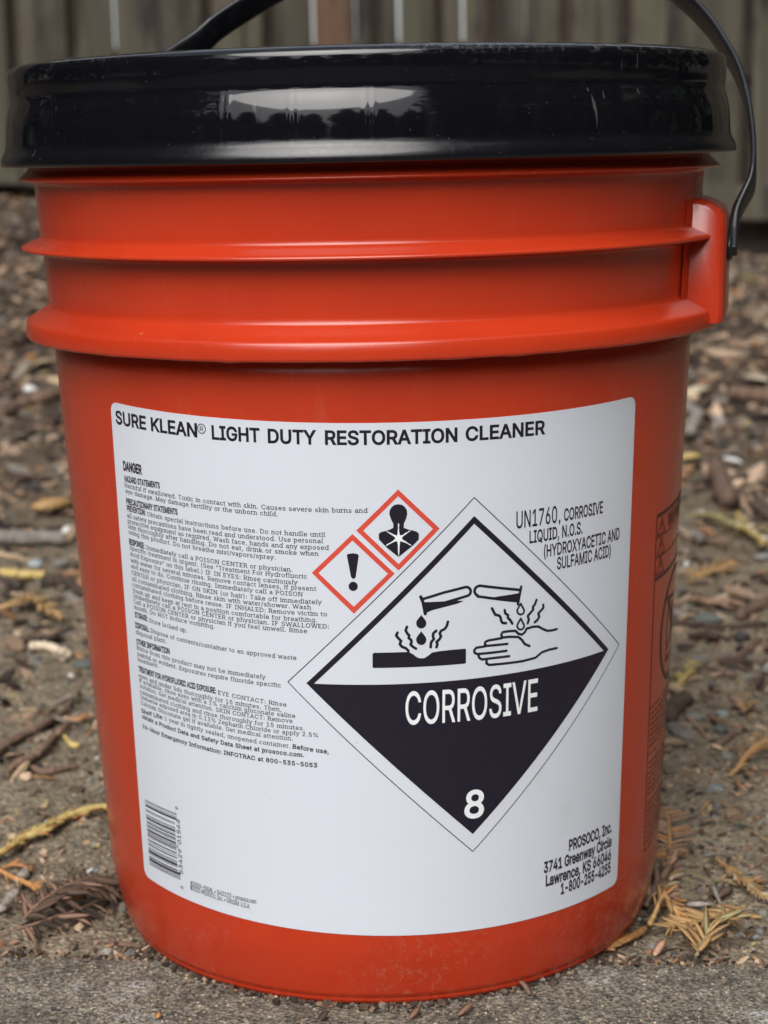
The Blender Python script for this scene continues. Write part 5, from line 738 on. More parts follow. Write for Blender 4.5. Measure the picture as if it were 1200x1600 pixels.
# loose litter that nobody could count: one mesh
TONES = np.array([(.030, .019, .013), (.07, .044, .030), (.16, .105, .070), (.27, .185, .125), (.40, .29, .205), (.20, .165, .13), (.13, .115, .10), (.36, .27, .17), (.30, .24, .10), (.28, .145, .07), (.045, .036, .032), (.22, .21, .19)])
TP = np.array([.20, .18, .13, .12, .10, .09, .08, .03, .02, .03, .06, .03]); TP /= TP.sum()
def scatter(name, n, pos, size, kinds, mat, seed, tilt=.35, tones=TP):
    r_ = np.random.RandomState(seed); rr = random.Random(seed); protos = []
    for k_ in range(6):
        V, F = unit_chip(rr); protos.append((np.array(V), F))
    tri = []
    for V, F in protos:
        tl = []
        for f in F:
            for a in range(1, len(f) - 1): tl.append((f[0], f[a], f[a + 1]))
        tri.append(np.array(tl))
    P = pos(r_, n); SZ = size(r_, P); allV = []; allF = []; col = []; base = 0
    for i in range(n):
        k_ = r_.randint(6); V = protos[k_][0] * SZ[i]; V = V.copy()
        V[:, 2] += (V[:, 0] ** 2) * r_.uniform(-12, 12)
        a = r_.uniform(0, 2 * PI); tx, ty = r_.normal(0, tilt, 2); ca, sa_ = math.cos(a), math.sin(a)
        R_ = np.array([[ca, -sa_, 0], [sa_, ca, 0], [0, 0, 1]]) @ np.array([[1, 0, 0], [0, math.cos(tx), -math.sin(tx)], [0, math.sin(tx), math.cos(tx)]]) @ np.array([[math.cos(ty), 0, math.sin(ty)], [0, 1, 0], [-math.sin(ty), 0, math.cos(ty)]])
        allV.append(V @ R_.T + P[i]); allF.append(tri[k_] + base); base += len(V)
        tc = TONES[r_.choice(len(TONES), p=tones)] * r_.uniform(.75, 1.3); col.append(np.repeat([[*np.clip(tc, 0, 1), 1]], len(V), 0))
    me = npmesh(name, np.concatenate(allV), np.concatenate(allF), mat, False)
    at2 = me.color_attributes.new('tone', 'FLOAT_COLOR', 'POINT'); at2.data.foreach_set('color', np.concatenate(col).astype(np.float32).ravel())
    return meta(obj(name, me), kind='stuff')
def pos_far(r_, n):
    u_ = r_.rand(n); y = .16 + (3.3 - .16) * u_ ** .85; hw = .34 + .30 * (y + .6); x = r_.uniform(-1, 1, n) * hw
    return np.stack([x, y, gz(x, y) + r_.uniform(-.001, .005, n)], 1)
def size_far(r_, P):
    n = len(P); f = np.clip((P[:, 1] - .1) / 1.2, 0, 1)
    L = r_.gamma(1.8, 1, n) * (.0024 + .0055 * f) + .0022 + .002 * f; L = np.minimum(L, .040); return np.stack([L, L * r_.uniform(.18, .6, n), np.minimum(L * .18, .0035)], 1)
scatter('leaf_litter', 24000, pos_far, size_far, None, M['litter'], 1)['label'] = 'brown mulch of bark flakes and dead needles covering the ground towards the fence'
def pos_near(r_, n):
    y = r_.uniform(-.10, .55, n); hw = .30 + .25 * (y + .3); x = r_.uniform(-1, 1, n) * hw; ok = (y > edge_y(x) + .002) & (np.hypot(x, y) > .119)
    x = x[ok]; y = y[ok]; m_ = len(x); idx = r_.randint(0, m_, n); x, y = x[idx] + r_.normal(0, .0005, n), y[idx]
    return np.stack([x, y, gz(x, y) + r_.uniform(0, .0006, n)], 1)
def size_near(r_, P):
    n = len(P); L = r_.gamma(1.6, 1, n) * .0011 + .0007; L = np.minimum(L, .010); return np.stack([L, L * r_.uniform(.35, .9, n), L * r_.uniform(.2, .6, n)], 1)
NT = np.array([.10, .10, .11, .12, .10, .13, .12, .03, .01, .02, .07, .09]); NT /= NT.sum()
scatter('soil_crumbs', 14000, pos_near, size_near, None, M['litter'], 2, .6, NT)['label'] = 'fine crumbs of soil and grit on the bare dirt around the pail'
def pos_edge(r_, n):
    x = r_.uniform(-.33, .33, n); y = edge_y(x) + np.abs(r_.normal(0, .009, n)) - .002; return np.stack([x, y, np.maximum(gz(x, y), -.004) + r_.uniform(0, .001, n)], 1)
scatter('joint_debris', 1500, pos_edge, lambda r_, P: np.stack([(lambda L: L)(r_.gamma(2, 1, len(P)) * .0014 + .001), r_.uniform(.0006, .002, len(P)), r_.uniform(.0004, .0012, len(P))], 1), None, M['litter'], 4, .5, np.array([.2, .2, .12, .1, .05, .05, .05, .01, .01, .04, .14, .03]) / 1.0)['label'] = 'dark crumbs of bark and soil packed along the edge of the concrete'
def pos_conc(r_, n):
    x = r_.uniform(-.26, .26, n); y = edge_y(x) - r_.uniform(.002, .12, n); return np.stack([x, y, np.full(n, -.0004) + r_.uniform(0, .0002, n)], 1)
scatter('concrete_grit', 2600, pos_conc, lambda r_, P: (lambda L: np.stack([L, L * .8, L * .55], 1))(np.minimum(r_.gamma(1.5, 1, len(P)) * .00035 + .00028, .0011)), None, M['litter'], 6, .5, np.array([.05, .05, .08, .1, .16, .12, .16, .08, .01, .02, .07, .10]))['label'] = 'loose sand grains lying on the rough concrete'

def pos_rim(r_, n):
    a = r_.uniform(-1.5, 1.5, n); d = .1165 + np.abs(r_.normal(0, .0022, n)); x = d * np.sin(a); y = -d * np.cos(a); return np.stack([x, y, np.where(y < edge_y(x), 0, gz(x, y)) + r_.uniform(0, .0004, n)], 1)
scatter('rim_grit', 600, pos_rim, lambda r_, P: (lambda L: np.stack([L, L * .7, L * .5], 1))(r_.gamma(1.6, 1, len(P)) * .0006 + .0004), None, M['litter'], 8, .5, np.array([.30, .25, .15, .06, .02, .05, .06, .01, .01, .02, .06, .01]))['label'] = 'dark grit caught along the foot of the pail'
def rotmat(dirv, upv, roll=0):
    X = dirv.normalized(); Z = (upv - X * upv.dot(X)).normalized(); Y = Z.cross(X)
    m_ = Matrix((X, Y, Z)).transposed(); return m_ @ Matrix.Rotation(roll, 3, 'X')
def tube(name, P, rad, mat, seg=8, rough=.12, seed=0):
    r_ = random.Random(seed); V = []; F = []; n = len(P)
    for i, p in enumerate(P):
        tg = (P[min(i + 1, n - 1)] - P[max(0, i - 1)]).normalized(); m_ = rotmat(tg, Vector((0, 0, 1)))
        rr = rad(i / (n - 1)) * (1 + r_.uniform(-rough, rough))
        for j in range(seg):
            a = 2 * PI * j / seg; k_ = 1 + r_.uniform(-rough, rough); V.append(p + m_ @ Vector((0, math.cos(a) * rr * k_, math.sin(a) * rr * k_)))
    for i in range(n - 1):
        for j in range(seg): F.append((i * seg + j, i * seg + (j + 1) % seg, (i + 1) * seg + (j + 1) % seg, (i + 1) * seg + j))
    F += [tuple(range(seg))[::-1], tuple(range((n - 1) * seg, n * seg))]
    return mesh(name, V, F, mat)
def gpath(px, lift, n=6, sink_ends=False):
    P = [at(a, b_) for a, b_ in px]
    P = [p + Vector((0, 0, lift[i] if isinstance(lift, (list, tuple)) else lift)) for i, p in enumerate(P)]
    return catmull(P, n)
def twig(label, px, r0, r1, mat, lift=None, name='twig', cat='twig', seed=0, rough=.14, side=None):
    P = gpath(px, (r0 + r1) / 2 * .9 if lift is None else lift, 7); root = P[0].copy(); P = [p - root for p in P]
    r_ = random.Random(seed + 50); P = [p + Vector((r_.uniform(-1, 1), r_.uniform(-1, 1), r_.uniform(-.3, .6))) * min(r0 * .25, .0006) for p in P]
    if side is None:
        o = obj(name, tube(name, P, lambda s: r0 + (r1 - r0) * s, mat, 9, rough, seed)); o.location = root; return meta(o, label, cat)
    t_ = thing(name, root, label, cat); obj('stem', tube('stem', P, lambda s: r0 + (r1 - r0) * s, mat, 9, rough, seed), t_)
    for (i0, ang, L_, r2) in side:
        b0 = P[int(i0 * (len(P) - 1))]; tg = (P[min(len(P) - 1, int(i0 * (len(P) - 1)) + 1)] - b0).normalized(); d = Matrix.Rotation(ang, 3, 'Z') @ tg
        Q = [b0 + d * (L_ * k_ / 5) + Vector((0, 0, .0006 * k_ * (1 - k_ / 5))) for k_ in range(6)]
        obj('side_shoot', tube('side_shoot', Q, lambda s: r2 * (1 - .5 * s), mat, 7, rough, seed + 9), t_)
    return t_
def sprig(label, px, mat, mat2=None, L=.014, W=.0016, step=.0022, ang=(35, 60), taper=(.7, 1, .6), stem_r=(.0008, .0005), lift=.003, sides=(1, -1), rise=.15, seed=0, droop=0, skip=.08, name='conifer_sprig', stem_mat=None, cat='sprig', curl=.12):
    r_ = random.Random(seed); P = gpath(px, lift, 10); root = P[0].copy(); P = [p - root for p in P]
    t_ = thing(name, root, label, cat)
    obj('stem', tube('stem', P, lambda s: stem_r[0] + (stem_r[1] - stem_r[0]) * s, stem_mat or mat, 7, .15, seed), t_)
    protos = [blade_mesh(m_, 1, W / L, b_, c_) for m_ in ([mat] * 3 + [mat2 or mat] * 2) for b_, c_ in ((curl, .05), (-curl * .6, .08), (curl * 2, -.03))]
    d = 0; nxt = step; cnt = 0; tot = sum((P[i + 1] - P[i]).length for i in range(len(P) - 1))
    for i in range(len(P) - 1):
        sl = (P[i + 1] - P[i]).length
        while nxt <= d + sl:
            f = (nxt - d) / sl; p = P[i].lerp(P[i + 1], f); tg = (P[i + 1] - P[i]).normalized(); s = nxt / tot
            k_ = taper[0] * (1 - 2 * s) + taper[1] * 2 * s if s < .5 else taper[1] * (2 - 2 * s) + taper[2] * (2 * s - 1)
            for sd_ in sides:
                if r_.random() < skip or cnt > 120: continue
                a = math.radians(r_.uniform(*ang)) * sd_; dv = Matrix.Rotation(a, 3, 'Z') @ tg; dv.z += r_.uniform(-.05, rise) - droop
                ln = L * k_ * r_.uniform(.8, 1.15)
                n_ = obj('needle', protos[r_.randrange(len(protos))], t_); m_ = rotmat(dv, Vector((r_.uniform(-.5, .5), r_.uniform(-1.5, -.3), .8)), r_.uniform(-.5, .5))
                n_.rotation_euler = m_.to_euler(); wf = r_.uniform(.8, 1.2); n_.scale = (ln, ln * wf * (1 if sd_ > 0 else -1), ln * wf); n_.location = p; cnt += 1
            nxt += step * r_.uniform(.8, 1.2)
        d += sl
    return t_
def z7(pts): return [(920 + x / 4.286, 1400 + y / 4.286) for x, y in pts]
def z6(pts): return [(1000 + x / 6, 1240 + y / 6) for x, y in pts]
def z5(pts): return [(1040 + x / 6.956, 1030 + y / 6.956) for x, y in pts]
def z4(pts): return [(1040 + x / 7.27, 820 + y / 7.27) for x, y in pts]
def z3(pts): return [(1040 + x / 5.333, 560 + y / 5.333) for x, y in pts]
def l7(pts): return [(x / 4, 1200 + y / 4) for x, y in pts]
def l5(pts): return [(x / 6.667, 1040 + y / 6.667) for x, y in pts]
def l4(pts): return [(x / 7.5, 850 + y / 7.5) for x, y in pts]
def l3(pts): return [(x / 5.333, 560 + y / 5.333) for x, y in pts]

# right of the pail, near
sprig('golden dry sprig with broad needles on the dirt beside the right foot of the pail', z7([(1045, 152), (960, 185), (860, 228), (760, 258), (650, 280), (540, 300)]), M['n_gold'], M['n_gold'], L=.0130, W=.0030, step=.0030, ang=(30, 52), lift=.006, seed=1, rise=.1, stem_r=(.0007, .0005))
sprig('olive green dry sprig lying over the concrete edge at the lower right', z7([(722, 462), (770, 420), (830, 362), (920, 318), (1010, 290), (1085, 268)]), M['n_olive'], M['n_gold'], L=.0145, W=.0025, step=.0034, ang=(15, 38), lift=[.004, .008, .012, .012, .011, .009], seed=2, rise=.2)
sprig('short golden needles fanning from the concrete edge under the larger sprig', z7([(735, 440), (715, 395), (690, 350), (660, 330)]), M['n_gold'], M['n_gold'], L=.012, W=.0024, step=.0032, ang=(20, 50), lift=[.003, .006, .008, .008], seed=12)
sprig('golden brown jointed twig along the concrete edge below the right side of the pail', z7([(40, 404), (130, 388), (220, 352), (300, 318), (370, 272)]), M['n_orange'], M['n_gold'], L=.008, W=.0028, step=.0030, ang=(6, 16), lift=.003, stem_r=(.0017, .0016), seed=3, skip=.2)
sprig('upright golden stub of a broken sprig at the right foot of the pail', z7([(405, 240), (440, 205), (495, 165), (560, 200), (620, 262)]), M['n_gold'], M['n_orange'], L=.010, W=.0026, step=.0034, ang=(6, 20), lift=[.003, .006, .011, .009, .006], stem_r=(.0013, .0009), seed=4, skip=.3)
sprig('feathery orange brown sprig leaning on the right side of the pail', z6([(262, 700), (280, 600), (275, 500), (270, 420), (245, 330), (195, 245)]), M['n_tan'], M['n_orange'], L=.0135, W=.0014, step=.0022, ang=(60, 88), lift=[.004, .005, .007, .008, .008, .007], seed=5, stem_mat=M['n_gold'], stem_r=(.0009, .0006), rise=.12)
sprig('brown scaly shoot squeezed against the lower right wall of the pail', z6([(60, 1130), (110, 1010), (180, 900), (240, 790), (300, 690)]), M['n_brown'], M['n_tan'], L=.016, W=.0036, step=.0034, ang=(5, 20), lift=.004, seed=6, stem_r=(.0013, .001))
sprig('small yellow tipped shoot just right of the pail foot', z6([(250, 940), (265, 860), (300, 800), (330, 790)]), M['n_gold'], M['n_pale'], L=.010, W=.0022, step=.0026, ang=(20, 45), lift=.003, seed=16)
sprig('tan broken shoot pointing away from the pail foot on the right', z6([(160, 1185), (210, 1080), (280, 1040), (340, 1080)]), M['n_tan'], M['n_orange'], L=.011, W=.0026, step=.003, ang=(8, 22), lift=.004, seed=26, stem_r=(.0012, .001))
sprig('twisted golden sprig with needles pressed along its stem at the right edge', z6([(715, 690), (780, 745), (860, 810), (940, 885), (1040, 960), (1130, 1030), (1230, 1080)]), M['n_gold'], M['n_pale'], L=.0115, W=.0017, step=.0015, ang=(4, 18), lift=.004, seed=7, rise=.1, stem_r=(.0011, .0009))
sprig('short brown side shoot crossing under the twisted golden sprig', z6([(700, 880), (770, 870), (850, 880), (960, 870), (1040, 865)]), M['n_olive'], M['n_tan'], L=.010, W=.0022, step=.0028, ang=(4, 18), lift=.003, seed=17)
for i, (p_, L_, W_, mt_, lb) in enumerate([(z6([(680, 900), (720, 1110)]), 0, .0034, 'grey_stick', 'grey brown narrow dead leaf standing among dry leaves right of the pail'), (z6([(850, 925), (735, 1050)]), 0, .0052, 'bark', 'dull brown pointed dead leaf right of the grey narrow leaf'), (z6([(420, 1070), (660, 1130)]), 0, .0050, 'grey_stick', 'flat grey dead leaf lying between the pail and the golden sprig'), (z6([(750, 1080), (800, 1190)]), 0, .0060, 'bark_tan', 'tan curled dead leaf above the golden sprig'), (z7([(640, 185), (760, 155)]), 0, .0026, 'n_pale', 'pale yellow narrow leaf above the golden sprig'), (z7([(440, 430), (510, 340)]), 0, .0040, 'n_tan', 'pinkish tan leaf lying on the concrete edge right of the pail')]):
    a, b_ = at(*p_[0], .002), at(*p_[1], .0035); d_ = b_ - a
    o = obj('dead_leaf', blade_mesh(M[mt_], d_.length, W_, .05 * (-1) ** i, .05)); o.location = a; o.rotation_euler = rotmat(d_, Vector((.1, -.5, 1))).to_euler(); meta(o, lb, 'leaf')
twig('thin dark curved twig among dead leaves right of the pail', z6([(390, 1035), (500, 1040), (600, 1060), (690, 1120), (740, 1190)]), .0009, .0007, M['bark_dark'], seed=1)
# right, mid
sprig('golden sprig with upturned needles at the right edge of the dirt', z5([(700, 1312), (790, 1250), (880, 1180), (960, 1130), (1060, 1090), (1180, 1060)]), M['n_gold'], M['n_orange'], L=.013, W=.0017, step=.0022, ang=(25, 60), lift=[.002, .004, .007, .009, .010, .010], seed=8, taper=(.25, .8, 1.3), stem_r=(.0013, .0011), sides=(1, -1))
sprig('small yellow green sprig against the right side of the pail', z5([(50, 392), (120, 340), (190, 260), (250, 180), (312, 80)]), M['n_yellow'], M['n_olive'], L=.011, W=.0028, step=.0030, ang=(20, 45), lift=.004, seed=9)
sprig('pinkish tan feathery sprig lying flat right of the pail', z4([(80, 985), (200, 950), (340, 945), (500, 965), (660, 965), (790, 1000)]), M['n_tan'], M['n_pale'], L=.021, W=.0042, step=.0060, ang=(14, 36), lift=.006, seed=10)
sprig('golden yellow curled sprig above the pinkish tan one', z4([(270, 755), (350, 690), (450, 630), (600, 590), (770, 540)]), M['n_gold'], M['n_orange'], L=.022, W=.0045, step=.0065, ang=(10, 35), lift=.007, seed=11)
sprig('pale yellow green knobbly shoot at the right edge behind the pail', z4([(820, -20), (850, 90), (900, 160), (980, 210), (1060, 280), (1110, 330)]), M['n_yellow'], M['n_pale'], L=.016, W=.005, step=.006, ang=(8, 25), lift=.008, seed=13, stem_r=(.003, .0022))
sprig('olive drooping shoot behind the pale yellow knobbly one', z4([(300, -10), (450, -5), (600, 30), (720, 90), (820, 140)]), M['n_olive'], M['n_yellow'], L=.016, W=.004, step=.006, ang=(8, 22), lift=.008, seed=14, stem_r=(.0025, .002))
twig('thin dark twig lying level across the dirt right of the pail', z4([(60, 1140), (250, 1150), (500, 1180), (700, 1190), (900, 1175), (1150, 1165)]), .0022, .0020, M['bark_dark'], seed=3)
twig('grey brown twig above the level dark twig at the right edge', z4([(830, 1090), (960, 1020), (1080, 960), (1180, 900)]), .0040, .0036, M['bark'], seed=4)
twig('straight brown twig slanting up beside the dark round pebble', z4([(770, 1600), (870, 1520), (960, 1440), (1060, 1350)]), .0026, .0028, M['bark'], seed=5)
twig('greyish short stick beside the pail wall to the right', z4([(140, 90), (260, 130), (420, 190)]), .0030, .0028, M['grey_stick'], seed=6)
twig('thick tan brown bark stick standing out of the mulch right of the pail', z3([(400, 930), (440, 1060), (480, 1180), (520, 1265)]), .0075, .0095, M['bark'], lift=.008, seed=7, rough=.22, name='bark_stick', cat='stick')
twig('forked pale grey twig beside the pail wall in the mulch', z3([(165, 470), (215, 530), (265, 560), (240, 620), (205, 715)]), .0055, .006, M['grey_stick'], lift=.012, seed=8)
twig('long dark grey twig slanting down right at the right edge', z3([(590, 1180), (700, 1240), (780, 1300), (870, 1360)]), .006, .005, M['bark_dark'], seed=9)
twig('reddish brown stick lying level in the mulch near the right edge', z3([(530, 375), (640, 385), (760, 400), (880, 420)]), .008, .009, M['bark'], lift=.012, seed=10)
twig('short brown stick pointing down left between grey pebbles', z5([(560, 985), (640, 920), (740, 830)]), .0023, .0019, M['bark'], seed=11)
twig('slim tan twig bent across the flat grey stones right of the pail', z5([(250, 660), (330, 730), (390, 800), (430, 860)]), .0013, .001, M['n_tan'], seed=12)
twig('thin brown twig leading right below the tan forked shoot', z5([(880, 530), (960, 565), (1040, 600)]), .0015, .0012, M['bark'], seed=13)
sprig('tiny tan forked shoot on the dirt near the right edge', z5([(845, 640), (850, 560), (820, 470)]), M['n_gold'], M['n_tan'], L=.014, W=.0018, step=.006, ang=(30, 50), lift=.004, seed=15, skip=.1)
twig('flat brown strip of bark curving over the dirt near the right edge', z5([(450, 110), (560, 135), (650, 190), (740, 215)]), .0021, .0019, M['bark'], seed=14)
twig('small pale curled root at the lower right of the dirt', z5([(780, 1360), (830, 1410), (890, 1455)]), .0011, .0008, M['n_tan'], seed=15)
twig('thin grey curved rootlet under the pale root', z5([(730, 1470), (790, 1495), (860, 1480)]), .0012, .0008, M['n_tan'], seed=16)
twig('dark brown knobbly bark piece against the right wall of the pail', z5([(10, 700), (90, 620), (170, 540), (260, 500)]), .0050, .0045, M['bark_dark'], lift=.004, seed=17, rough=.3)
# left
sprig('yellow scaly shoot rising to the left foot of the pail', l7([(-30, 615), (60, 560), (150, 495), (250, 455), (340, 400), (430, 360), (540, 318), (668, 296)]), M['n_yellow'], M['n_orange'], L=.0095, W=.0034, step=.0019, ang=(8, 24), lift=.005, seed=20, stem_r=(.0017, .0020), skip=.1)
sprig('orange dry shoot ending at the brown feathery sprig on the left', l7([(-20, 690), (60, 730), (160, 775), (270, 818), (370, 855), (460, 872)]), M['n_orange'], M['n_gold'], L=.0105, W=.0024, step=.0028, ang=(6, 22), lift=.0045, seed=21, stem_r=(.0012, .0013), skip=.2)
sprig('orange brown flake of a shoot at the left edge above the orange one', l7([(20, 665), (90, 650), (150, 655), (200, 680)]), M['n_orange'], M['n_brown'], L=.008, W=.003, step=.003, ang=(5, 20), lift=.003, seed=22)
sprig('large brown feathery sprig with drooping needles at the lower left', l7([(150, 1030), (250, 985), (370, 935), (490, 895), (600, 850), (690, 838), (750, 850)]), M['n_brown'], M['bark'], L=.0165, W=.0034, step=.0022, ang=(48, 72), lift=[.006, .010, .013, .014, .013, .010, .006], seed=23, sides=(-1, 1), taper=(.8, 1, .9), curl=.25, droop=.25)
sprig('second layer of brown needles under the large feathery sprig', l7([(110, 1075), (230, 1045), (360, 1000), (480, 960), (620, 900), (720, 880)]), M['n_brown'], M['bark_dark'], L=.015, W=.0030, step=.0032, ang=(45, 75), lift=.005, seed=24, sides=(-1,), curl=.25, droop=.1)
twig('pale tan bark splinter at the foot of the pail on the concrete joint', l7([(690, 1112), (780, 1122), (890, 1132)]), .0014, .001, M['bark'], seed=22)
twig('upper of two long brown twigs left of the pail', l5([(-40, 985), (60, 905), (180, 830), (290, 770), (440, 700), (560, 625), (650, 560), (720, 480), (825, 345)]), .0026, .0014, M['bark'], lift=.004, seed=23)
twig('lower of two long brown twigs with a dark broken end left of the pail', l5([(140, 1160), (230, 1095), (340, 1030), (460, 930), (560, 820), (640, 750), (715, 670)]), .0030, .0017, M['bark'], lift=.004, seed=24)
twig('faint short brown twig under the two long ones on the left', l5([(330, 1100), (470, 1148), (620, 1112), (800, 1080)]), .0020, .0014, M['bark'], seed=25)
sprig('small tan shoot between the long twig and the pail wall on the left', l5([(670, 600), (770, 640), (870, 625), (1000, 585)]), M['n_tan'], M['n_orange'], L=.011, W=.003, step=.004, ang=(30, 60), lift=.004, seed=25, sides=(1,))
twig('tiny yellow club shaped shoot under the long twigs on the left', l5([(665, 750), (710, 815), (755, 855), (815, 860)]), .0010, .0022, M['n_yellow'], seed=26)
twig('pale peeled stick lying bright on the dirt left of the pail', l4([(360, 1262), (470, 1262), (590, 1285), (700, 1325), (800, 1360)]), .0030, .0034, M['n_pale'], lift=.004, seed=27, name='stick', cat='stick')
twig('orange and yellow green straight shoot at the left edge', l4([(-30, 440), (120, 442), (260, 448), (400, 452), (520, 455)]), .0042, .0030, M['n_yellow'], lift=.006, seed=28)
sprig('golden spread sprig at the left edge above the pale stick', l4([(-20, 890), (120, 840), (250, 780), (340, 760), (450, 815), (580, 890), (700, 965)]), M['n_gold'], M['n_olive'], L=.019, W=.0055, step=.007, ang=(6, 28), lift=.008, seed=28, stem_r=(.002, .0015))
twig('dark twig running level into the pail wall on the left', l4([(520, 500), (680, 510), (800, 520), (880, 580), (970, 640)]), .0045, .0040, M['bark_dark'], seed=29)
twig('grey pink weathered branch lying level at the left edge', l4([(-40, 30), (100, 28), (260, 35), (420, 40), (560, 30), (740, 45)]), .0070, .0055, M['grey_stick'], lift=.007, seed=30, rough=.05, name='branch', cat='branch')
twig('grey brown branch crossing the dirt at the upper left', l3([(-20, 540), (100, 470), (220, 410), (360, 370), (500, 330)]), .009, .007, M['bark'], lift=.006, seed=31, rough=.06, name='branch', cat='branch')
twig('pale grey splintered stick upper piece at the lower left edge', l7([(112, 762), (140, 715), (165, 688)]), .0026, .0022, M['grey_stick'], seed=32, name='stick', cat='stick')
twig('pale grey splintered stick lower piece at the lower left edge', l7([(10, 925), (50, 870), (95, 815)]), .0026, .0022, M['grey_stick'], seed=33, name='stick', cat='stick')
twig('small white curled chip on the dirt near the left foot of the pail', l7([(524, 704), (545, 684), (582, 660)]), .0009, .0007, M['stone_white'], lift=.002, seed=34, name='chip', cat='chip')
# leaves in the mulch on both sides
for (a_, b_, W_, mt_, lb) in [((l3([(262, 1280)])[0]), (l3([(640, 1290)])[0]), .030, 'n_gold', 'curled golden leaf with an orange hollow left of the pail'), (l3([(205, 25)])[0], l3([(340, 25)])[0], .02, 'n_orange', 'orange leaf fragment in the mulch left of the pail'),
        (z3([(150, 325)])[0], z3([(390, 310)])[0], .024, 'n_pale', 'pale yellow leaf against the pail wall in the right mulch'), (z3([(640, 190)])[0], z3([(820, 250)])[0], .03, 'n_pale', 'pale cream dead leaf in the mulch at the right edge'),
        (z3([(100, 860)])[0], z3([(290, 880)])[0], .02, 'n_yellow', 'yellow green leaf beside the pail wall on the right'), (z3([(430, 880)])[0], z3([(610, 940)])[0], .014, 'stone_white', 'whitish grey flake in the mulch right of the pail')]:
    a, b2 = at(*a_, .004), at(*b_, .006); d_ = b2 - a
    o = obj('dead_leaf', blade_mesh(M[mt_], d_.length, W_ * .8, .08, .10)); o.location = a; o.rotation_euler = rotmat(d_, Vector((0, -.35, 1))).to_euler(); meta(o, lb, 'leaf')
